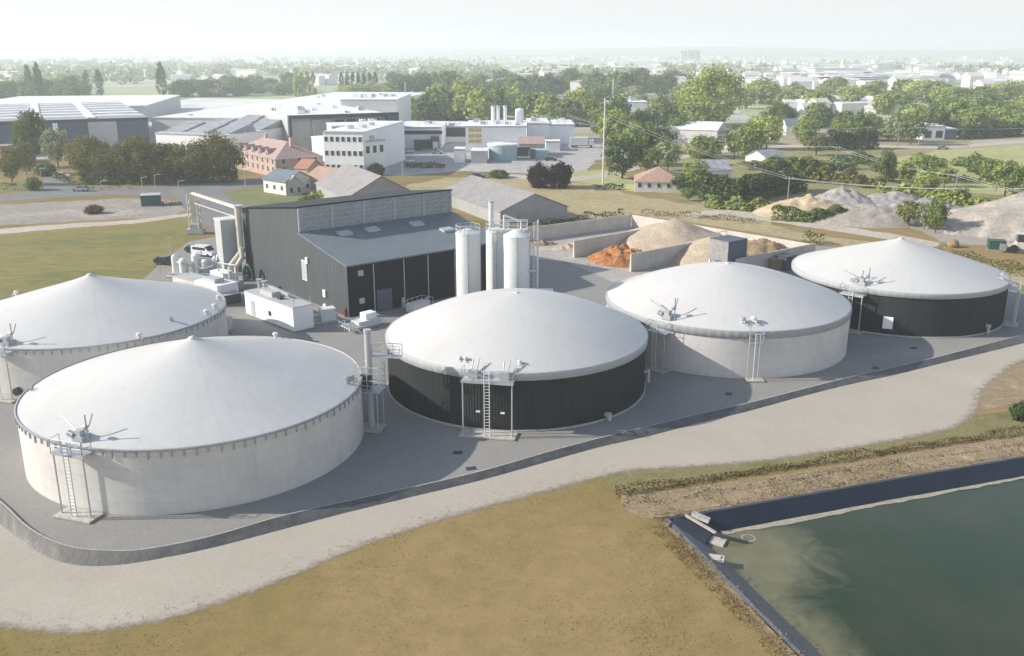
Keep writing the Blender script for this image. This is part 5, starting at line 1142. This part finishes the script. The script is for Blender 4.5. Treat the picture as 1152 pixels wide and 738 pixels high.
hedge([(0, 214), (20, 213)], 2, 1.8, L_MID, 'short clipped hedge at the left end of street')
hedge([(60, 200), (78, 206)], 2, 1.6, L_DARK, 'dark low hedge along the side street')
hedge([(92, 207), (135, 207), (180, 206), (268, 204)], 5, 3.0, L_DARK, 'dark hedge under the row of plane trees', dens=14, leaf=.4)
hedge([(96, 214), (150, 212)], 1.2, .9, L_OLIVE, 'low olive hedge on the kerb by the grey car')
tree('bush', 106, 240, 10, 22, L_BRAMBLE, 'dry brown bush on the bare lot left of green container', cat='bush')
hedge([(182, 231), (204, 231)], 1.5, .9, L_DARK, 'dark weeds trailing right of the green container')
tree('bush', 365, 229, 17, 36, L_LIGHT, 'light green bush beside the glazed hall wall', cat='bush'); tree('bush', 350, 231, 12, 26, L_MID, 'green bush at the lawn end', cat='bush')
tree('bush', 398, 201, 14, 22, L_LIGHT, 'light bush at the foot of the white office', cat='bush')
tree('bush', 424, 197, 14, 20, L_DARK, 'dark clipped bush before the office wing', cat='bush')
tree('bush', 443, 178, 14, 12, L_OLIVE, 'small olive tree by the plant car park', cat='bush')
tree('bush', 561, 200, 10, 24, L_MID, 'low round green bush beside the lane', cat='bush')
hedge([(455, 188), (500, 189)], 3, 1.4, L_OLIVE, 'olive scrub on the edge of the plant yard', dens=24, leaf=.28)
for px, w, lb in ((607, 26, 'dark purple leaved bush, left of the joined pair'), (629, 28, 'dark purple leaved bush, right of the joined pair')):
    tree('bush', px, 211, 29, w+4, L_PURPLE, lb, 'purple leaved bushes', 'bush')
hedge([(668, 214), (702, 213)], 2, 1.6, L_DARK, 'dark scrub row before the tiled house', dens=18, leaf=.25)
for px, py, h, w, mt, lb in (
    (690, 172, 48, 38, L_LIGHT, 'light green tree just right of the very tall pole'), (722, 160, 36, 30, L_DARK, 'dark tree behind the light trees near the tall pole'),
    (716, 186, 50, 40, L_LIGHT, 'light tree in front of the dark one near tall pole'), (740, 186, 46, 44, L_MID, 'green tree in the middle of the dense clump'),
    (700, 201, 46, 46, L_DARK, 'dark shrubby tree at the foot of tall pole'), (728, 196, 30, 32, L_MID, 'low green tree behind the tiled house'),
    (751, 192, 34, 34, L_PALE, 'pale grey green tree beside the tiled house gable'), (764, 158, 30, 32, L_MID, 'green tree left of the long pale shed'),
    (842, 185, 46, 36, L_LIGHT, 'light tree right of the clipped round bush'), (826, 178, 30, 26, L_MID, 'green tree between bush and light tree'),
    (862, 168, 38, 40, L_LIME, 'yellow green tree right of the big round tree'), (882, 150, 34, 20, L_MID, 'dark cone shaped tree behind the orange bungalow'),
    (905, 165, 30, 34, L_LIGHT, 'light tree left of the dark clipped hedge'), (918, 175, 24, 30, L_OLIVE, 'olive tree in front of the dark clipped hedge'),
    (944, 155, 24, 22, L_LIGHT, 'round light tree above the dark clipped hedge'), (1024, 163, 34, 34, L_MID, 'bright green tree left of the white farm shed'),
    (1008, 160, 34, 26, L_PALE, 'pale tree left of the bright green tree'), (1096, 152, 32, 38, L_LIGHT, 'round light tree above the trimmed cypress hedge'), (1136, 152, 30, 36, L_LIME, 'yellow green tree at the right end of the trimmed hedge'),
    (768, 219, 24, 26, L_DARK, 'dark tree hiding the right end of the tiled house'), (781, 219, 38, 32, L_LIGHT, 'light tree between tiled house and thick hedge'), (774, 226, 16, 20, L_MID, 'low tree right before the tiled house'),
    (1022, 255, 30, 30, L_OLIVE, 'dry brownish shrub before the quarry heaps'), (1052, 262, 40, 26, L_MID, 'green leafy tree before the quarry heaps'), (1040, 258, 30, 22, L_PALE, 'pale shrub between brown shrub and green tree'),
    (1048, 205, 30, 30, L_MID, 'bushy tree on the hillside meadow edge'), (1130, 222, 42, 40, L_LIGHT, 'light tree on the hillside meadow at right'), (996, 206, 40, 22, L_MID, 'slim green tree standing above the quarry'), (1148, 232, 40, 36, L_MID, 'green tree cut by the right edge of the meadow')):
    tree('round', px, py, h, w, mt, lb)
tree('wide', 800, 141, 66, 80, L_LIGHT, 'huge broad round crowned tree dominating the far right skyline')
tree('bush', 792, 177, 26, 44, L_LIGHT, 'large clipped round bush below the long pale shed', cat='bush')
hedge([(790, 222), (835, 226), (898, 214)], 6, 5.0, L_DARK, 'thick tall dark hedge behind the quarry', dens=12, leaf=.5)
hedge([(868, 247), (915, 250), (952, 247)], 3.5, 2.6, L_MID, 'low dark hedge in front of the orange sand heap', dens=22, leaf=.3)
hedge([(795, 232), (830, 236), (866, 238)], 4, 2.4, L_LIGHT, 'loose light scrub in front of the thick hedge', dens=12, leaf=.4, rough=.6)
hedge([(932, 169), (984, 167)], 5, 6.0, L_DARK, 'dark clipped hedge between two utility poles', dens=9, leaf=.6)
hedge([(1078, 157), (1150, 153)], 4, 5.0, L_DARK, 'trimmed dark cypress hedge along the pale lane', dens=9, leaf=.6)
hedge([(900, 204), (940, 206), (990, 212)], 6, 2.6, L_OLIVE, 'olive scrub band above the peaked grey heap', dens=8, leaf=.6, rough=.6)
hedge([(986, 222), (1030, 224), (1090, 234), (1152, 242)], 5, 2.8, L_LIGHT, 'long green scrub band behind the grey heaps', dens=9, leaf=.5, rough=.6)
hedge([(850, 185), (905, 192), (960, 190)], 8, 2.4, L_MID, 'green scrub band around the shrub sunk cottage', dens=6, leaf=.7, rough=.6)
hedge([(940, 180), (1000, 188)], 6, 1.6, L_DARK, 'dark scrub band right of the shrub sunk cottage', dens=7, leaf=.6, rough=.6)
hedge([(1060, 200), (1152, 212)], 4, 1.0, L_LIGHT, 'light low scrub line across the hillside meadow', dens=6, leaf=.5, rough=.6)
hedge([(1040, 284), (1100, 296), (1152, 306), (1200, 316)], 9, 1.0, L_OLIVE, 'olive weeds behind the right dark tank', dens=9, leaf=.22, rough=.7)
hedge([(905, 271), (925, 276)], 3, 2.0, L_OLIVE, 'yellowish weeds at the end of the bay wall')
hedge([(605, 254), (650, 249), (700, 243)], 2, 1.2, L_DARK, 'dark weeds along the back of the bay wall', dens=20, leaf=.22, rough=.5)
hedge([(720, 241), (790, 244), (850, 251)], 5, .7, L_BRAMBLE, 'dry weeds on the meadow behind the heaps', dens=12, leaf=.16, rough=.8)
for px, lb in ((1146, 'dark tuft of rushes at the right edge by the gravel road'),): tree('bush', px, 472, 22, 22, L_DARK, lb, cat='bush')
# bramble bank between green verge and pond
hedge([(692, 556), (740, 549), (840, 534), (950, 517), (1060, 500), (1152, 488), (1250, 472)], 1.1, .5, L_BRAMBLE, None, 'dead_bramble', None, 230, .075, 'stuff', rough=.5)
hedge([(748, 588), (790, 625), (850, 684), (905, 740)], .9, .2, L_STRAW, None, 'dry_grass', None, 60, .08, 'stuff', rough=.9)
hedge([(716, 575), (760, 580), (860, 562), (1000, 535), (1152, 510)], .5, .16, L_STRAW, None, 'dry_grass', None, 60, .07, 'stuff', rough=.9)
hedge([(700, 568), (760, 562), (860, 546), (1000, 522), (1152, 500)], .35, .2, L_BRAMBLE, None, 'dead_bramble', None, 40, .08, 'stuff', rough=.9)
hedge([(0, 690), (60, 699), (120, 697), (200, 682), (300, 648), (400, 607), (500, 575), (600, 548), (700, 525)], 1.6, .12, L_VERGE, None, 'verge_grass', None, 60, .05, 'stuff', rough=.9)
def tuft_field(name, n, poly_px, mat, thr, size, sc):
    poly = [Vector(G(*p)[:2]) for p in poly_px]; x0, x1 = min(p.x for p in poly), max(p.x for p in poly); y0, y1 = min(p.y for p in poly), max(p.y for p in poly); out = []
    while len(out) < n:
        p = Vector((random.uniform(x0, x1), random.uniform(y0, y1)))
        if noise.noise((p.x*sc, p.y*sc, 4.4))+.5*noise.noise((p.x*sc*4, p.y*sc*4, 1)) > thr+random.uniform(-.25, .25) and inside(p, poly) and not inside(p, P2): out.append((p.x, p.y, GZ+random.uniform(.0, .06)))
    return tag(link(name, card_mesh(name, out, size, [mat])), kind='stuff')
FG = [(-20, 705), (120, 702), (300, 652), (500, 580), (690, 530), (745, 590), (905, 760), (-20, 760)]
tuft_field('grass_tufts', 3600, FG, L_VERGE, .1, .038, .12)
tuft_field('grass_weeds', 1400, FG, L_VERGE, .25, .05, .1)
tuft_field('dry_tufts', 2500, [(690, 556), (860, 538), (1152, 490), (1152, 511), (1000, 537), (752, 581), (705, 572)], L_STRAW, .0, .06, .3)
tuft_field('bank_tufts', 2200, [(740, 580), (752, 583), (905, 740), (870, 740), (800, 665), (725, 590)], L_STRAW, -.05, .055, .3)
# far poplars
for px, py, h, w, mt, lb in ((35, 113, 37, 9, L_DARK, 'tall dark poplar, left of the pair behind the warehouse'), (46, 113, 39, 11, L_DARK, 'tall dark poplar, right of the pair behind the warehouse'), (99, 109, 28, 10, L_MID, 'far green poplar left of the next one'), (113, 108, 28, 11, L_MID, 'far green poplar right of its neighbour, by yellow bush'), (183, 109, 35, 13, L_DARK, 'single tall dark poplar behind the white factory')):
    tree('poplar', px, py, h, w, mt, lb, 'poplars on the left skyline', far=True)
for k in range(4): tree('poplar', 334+k*6.5, 113, 30, 8, L_LIME, 'light green poplar in the tight row behind the white factory', 'light green poplar row', far=True)
for k in range(7): tree('poplar', 385+k*6.3, 107, 24, 6.5, L_DARK, 'dark slim poplar in the long row above the white hall', 'dark slim poplar row', far=True)
# lime tree belt behind the plant
for k, (px, py, h, w, mt) in enumerate(((462, 135, 26, 20, L_LIGHT), (478, 136, 28, 26, L_MID), (494, 135, 38, 30, L_LIME), (515, 135, 36, 34, L_LIME), (540, 136, 36, 32, L_LIME), (520, 125, 36, 24, L_LIGHT), (560, 133, 34, 28, L_LIGHT), (578, 130, 30, 26, L_LIME), (600, 138, 32, 28, L_MID), (618, 140, 34, 30, L_LIGHT), (636, 142, 30, 28, L_MID), (652, 132, 30, 30, L_LIME), (664, 142, 30, 26, L_LIGHT), (676, 150, 30, 22, L_MID))):
    tree('bush', px, py, h*1.05, w*1.25, mt, 'full leafy tree in the bright belt behind the plant buildings', 'bright tree belt behind the plant', far=True, name='tree')
def belt(n, x0, x1, y0, y1, hm, wm, mats, label, group, seed):
    r = random.Random(seed)
    for k in range(n):
        px = x0+(x1-x0)*(k+r.random())/n; py = r.uniform(y0, y1); p = G(px, py, GZ); s = ppm(p); hh = r.uniform(*hm); ww = r.uniform(*wm)
        tree(r.choice(('round', 'bush', 'bush')), px, py, hh*s, ww*s, r.choice(mats), label, group, far=True, name='tree')
belt(22, 0, 95, 104, 116, (9, 16), (12, 20), (L_DARK, L_MID, L_MID), 'dark round tree in the belt behind the left warehouses', 'dark belt behind the left warehouses', 1)
belt(24, 190, 340, 100, 109, (9, 16), (12, 22), (L_MID, L_MID, L_PALE), 'hazy tree in the belt above the white factory roof', 'belt above the white factory', 2)
belt(14, 385, 450, 104, 112, (7, 12), (12, 18), (L_LIME, L_LIGHT), 'yellow green tree below the dark slim poplars', 'yellow green trees below the poplars', 3)
belt(40, 440, 790, 98, 112, (12, 20), (16, 26), (L_DARK, L_MID, L_MID), 'dark tree in the long belt beyond the plant', 'long dark belt beyond the plant', 4)
belt(26, 640, 800, 118, 150, (8, 15), (10, 17), (L_MID, L_LIGHT, L_PALE), 'mixed green tree among the sheds left of the big round tree', 'trees around the pale sheds', 5)
belt(29, 830, 1160, 106, 126, (9, 16), (14, 24), (L_LIME, L_LIGHT, L_LIGHT), 'light green tree in the wide belt below the far town', 'light belt below the far town', 6)
belt(19, 990, 1170, 125, 148, (9, 15), (12, 20), (L_LIGHT, L_MID, L_LIME), 'leafy tree in the right grove above the white farm shed', 'right grove above the farm shed', 7)
belt(15, 830, 1000, 135, 162, (6, 12), (9, 15), (L_MID, L_LIGHT, L_PALE), 'garden tree between the lane and the light belt', 'garden trees by the lane', 8)
belt(12, 840, 1010, 178, 212, (2.5, 5), (5, 9), (L_MID, L_OLIVE, L_PALE), 'small shrubby tree on the slope above the quarry', 'shrubby trees above the quarry', 9)
belt(10, 1010, 1160, 185, 222, (3, 7), (5, 9), (L_MID, L_LIGHT), 'shrub scattered over the hillside meadow', 'shrubs on the hillside meadow', 10)
# far woods: one mass
def woods(name, n, fn, size):
    pts = []
    for _ in range(n):
        c_ = fn()
        if c_ is None: continue
        hgt = random.uniform(7, 14); k = 14
        d = rng.normal(size=(k, 3)); d /= np.linalg.norm(d, axis=1)[:, None]
        pts.append(np.array([c_.x, c_.y, GZ+hgt*.5])+d*np.array([hgt*.62, hgt*.62, hgt*.5]))
    o = link(name, card_mesh(name, np.concatenate(pts), size, [L_PALE])); return tag(o, kind='stuff')  # pale leaf colour carries the distance haze
def wf():
    py = 62+42*random.random()**1.3; px = random.uniform(-60, 1210); p = G(px, py, GZ)
    dens = noise.noise((p.x*.0035, p.y*.0016, 3.3))+ (.16 if px < 560 else -.12)
    return p if dens > .02 else None
woods('far_woods', 3600, wf, 3.0)

# ------------------------------------------------------------------ far town
HM = []
for k in range(4):
    m = MB(); lx, ly, hh, rh = ((10, 9, 5, 3), (16, 10, 6, 3.4), (24, 12, 9, 1), (12, 12, 8, 3))[k]
    m.box(-lx/2, lx/2, -ly/2, ly/2, -.4, hh, 0)
    m.add([(-lx/2-.4, -ly/2-.4, hh), (lx/2+.4, -ly/2-.4, hh), (lx/2+.4, ly/2+.4, hh), (-lx/2-.4, ly/2+.4, hh), (-lx/2-.4, 0, hh+rh), (lx/2+.4, 0, hh+rh)], [(0, 1, 5, 4), (2, 3, 4, 5), (1, 2, 5), (3, 0, 4)], 1)
    HM.append(m.mesh('house', ['town_wall', 'town_roof']))
r = random.Random(5)
def town(n, x0, x1, y0, y1, label, group, sc=1.0):
    for k in range(n):
        px = r.uniform(x0, x1); py = r.uniform(y0, y1); p = G(px, py, GZ)
        o = link('house', HM[r.randrange(4)], None, p, r.choice((0, .3, -.4, 1.2))+r.uniform(-.1, .1)); s = r.uniform(.9, 1.3)*sc; o.scale = (s, s, s*r.uniform(.8, 1.1)); tag(o, label, 'house', group)
town(235, 560, 1170, 64, 105, 'pale far house in the hazy town right of centre', 'houses of the hazy far town')
town(70, -20, 560, 64, 96, 'pale far house scattered in the hazy plain at left', 'houses of the hazy left plain')
town(34, 880, 1000, 113, 129, 'small house on the estate below the far town', 'houses of the estate', .62)
for k in range(14):
    px, py = r.uniform(600, 1150), r.uniform(72, 100); p = G(px, py, GZ); m = MB(); w_, d_ = r.uniform(30, 80), r.uniform(20, 40); m.box(-w_/2, w_/2, -d_/2, d_/2, -.4, r.uniform(6, 11)); m.box(-w_/2-.3, w_/2+.3, -d_/2-.3, d_/2+.3, 11.2, 11.6)
    tag(m.build('block', 'roof_white', None, p, r.uniform(-.3, .3)), 'long white block among the houses of the far town', 'building', 'white blocks of the far town')
# church on the low town hill
c = G(776, 68, GZ); cd = thing('cathedral', 'tall hazy church with twin towers on the far town skyline', 'church', c)
MB().box(-32, 32, -12, 12, 0, 24).build('nave', 'stone_wall', cd)
for x in (-6, 14): MB().box(x-6, x+6, -18, -8, 0, 36).build('tower', 'stone_wall', cd)
m = MB(); m.add([(-33, -13, 24), (33, -13, 24), (33, 13, 24), (-33, 13, 24), (-33, 0, 32), (33, 0, 32)], [(0, 1, 5, 4), (2, 3, 4, 5), (1, 2, 5), (3, 0, 4)]); m.build('roof', 'roof_slate', cd)
# low hills on the skyline
m = MB(); n = 120; vs = []
for i in range(n+1):
    t_ = R_(-42+84*i/n); 
    for rr_, f in ((5200, 0), (6600, 1), (8600, .6)):
        hgt = f*(44+26*noise.noise((i*.06, 2, 0))+9*noise.noise((i*.2, 5, 0)))
        vs.append((rr_*math.sin(t_), rr_*math.cos(t_), GZ-.3+max(0, hgt)))
m.add(vs, [(i*3+j, (i+1)*3+j, (i+1)*3+j+1, i*3+j+1) for i in range(n) for j in range(2)]); tag(m.build('hills', 'hill_far', smooth=True), kind='structure')

# ------------------------------------------------------------------ haze
HAZE = .00035
m = MB(); m.box(-RAD-100, RAD+100, -160, RAD+100, -4.5, 84)
hm, t, N, L, B = nt('haze'); N.remove(B); pv = N.new('ShaderNodeVolumePrincipled'); pv.inputs['Color'].default_value = (.92, .98, 1, 1); pv.inputs['Density'].default_value = HAZE; pv.inputs['Anisotropy'].default_value = .25
L.new(pv.outputs[0], N['Material Output'].inputs['Volume']); MATS['haze'] = hm
tag(m.build('haze', 'haze'), kind='stuff')

# ------------------------------------------------------------------ light, sky, camera
EL, SUNDIR = R_(27.3), Vector((1, .04))
d = Vector((SUNDIR.x*math.cos(EL), SUNDIR.y*math.cos(EL), -math.sin(EL))).normalized()
sun = bpy.data.lights.new('sun', 'SUN'); sun.energy = 3.85; sun.angle = R_(.6); sun.color = (1, .94, .84)
so = bpy.data.objects.new('sun', sun); COL.objects.link(so); so.rotation_euler = d.to_track_quat('-Z', 'Y').to_euler(); so.location = (-60, 0, 80)
w = bpy.data.worlds.new('World'); scene.world = w; w.use_nodes = True; wn = w.node_tree
sky = wn.nodes.new('ShaderNodeTexSky'); sky.sky_type = 'NISHITA'; sky.sun_disc = False; sky.sun_elevation = EL; sky.sun_rotation = R_(270)
sky.air_density = 1.0; sky.dust_density = 1.2; sky.ozone_density = 1.0; sky.altitude = 50
tcw = wn.nodes.new('ShaderNodeTexCoord'); sz = wn.nodes.new('ShaderNodeSeparateXYZ'); wn.links.new(tcw.outputs['Generated'], sz.inputs[0])
# thin bright overcast veil low in the sky, thinning to blue overhead
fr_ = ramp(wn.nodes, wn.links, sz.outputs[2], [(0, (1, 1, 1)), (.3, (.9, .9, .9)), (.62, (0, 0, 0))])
vc_ = ramp(wn.nodes, wn.links, sz.outputs[2], [(0, (.665, .67, .67)), (.055, (.67, .675, .675)), (.16, (.8, .85, .9)), (.34, (.6, .66, .75))])  # brighter band above the view, added to fill the walls
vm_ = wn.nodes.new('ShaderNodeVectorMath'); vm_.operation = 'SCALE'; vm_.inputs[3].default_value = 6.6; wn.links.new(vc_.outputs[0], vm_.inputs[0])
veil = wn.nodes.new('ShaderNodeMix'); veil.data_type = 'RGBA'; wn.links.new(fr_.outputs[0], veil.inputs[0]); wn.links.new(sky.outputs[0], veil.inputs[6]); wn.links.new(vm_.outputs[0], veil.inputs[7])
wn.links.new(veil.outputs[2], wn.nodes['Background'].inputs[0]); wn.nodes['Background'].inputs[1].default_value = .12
cam = bpy.data.cameras.new('camera'); co = bpy.data.objects.new('camera', cam); COL.objects.link(co); scene.camera = co
co.location = (0, 0, H); co.rotation_euler = (PI/2-PITCH, 0, 0); cam.sensor_width = 36; cam.lens = 36*F/1152; cam.clip_end = 30000; cam.clip_start = .5
scene.view_settings.view_transform = 'Standard'; scene.view_settings.look = 'None'; scene.view_settings.exposure = .78; scene.view_settings.gamma = 1
scene.view_settings.use_curve_mapping = False
cy = scene.cycles; cy.use_denoising = True; cy.max_bounces = 6; cy.volume_bounces = 2; cy.diffuse_bounces = 3; cy.transparent_max_bounces = 8
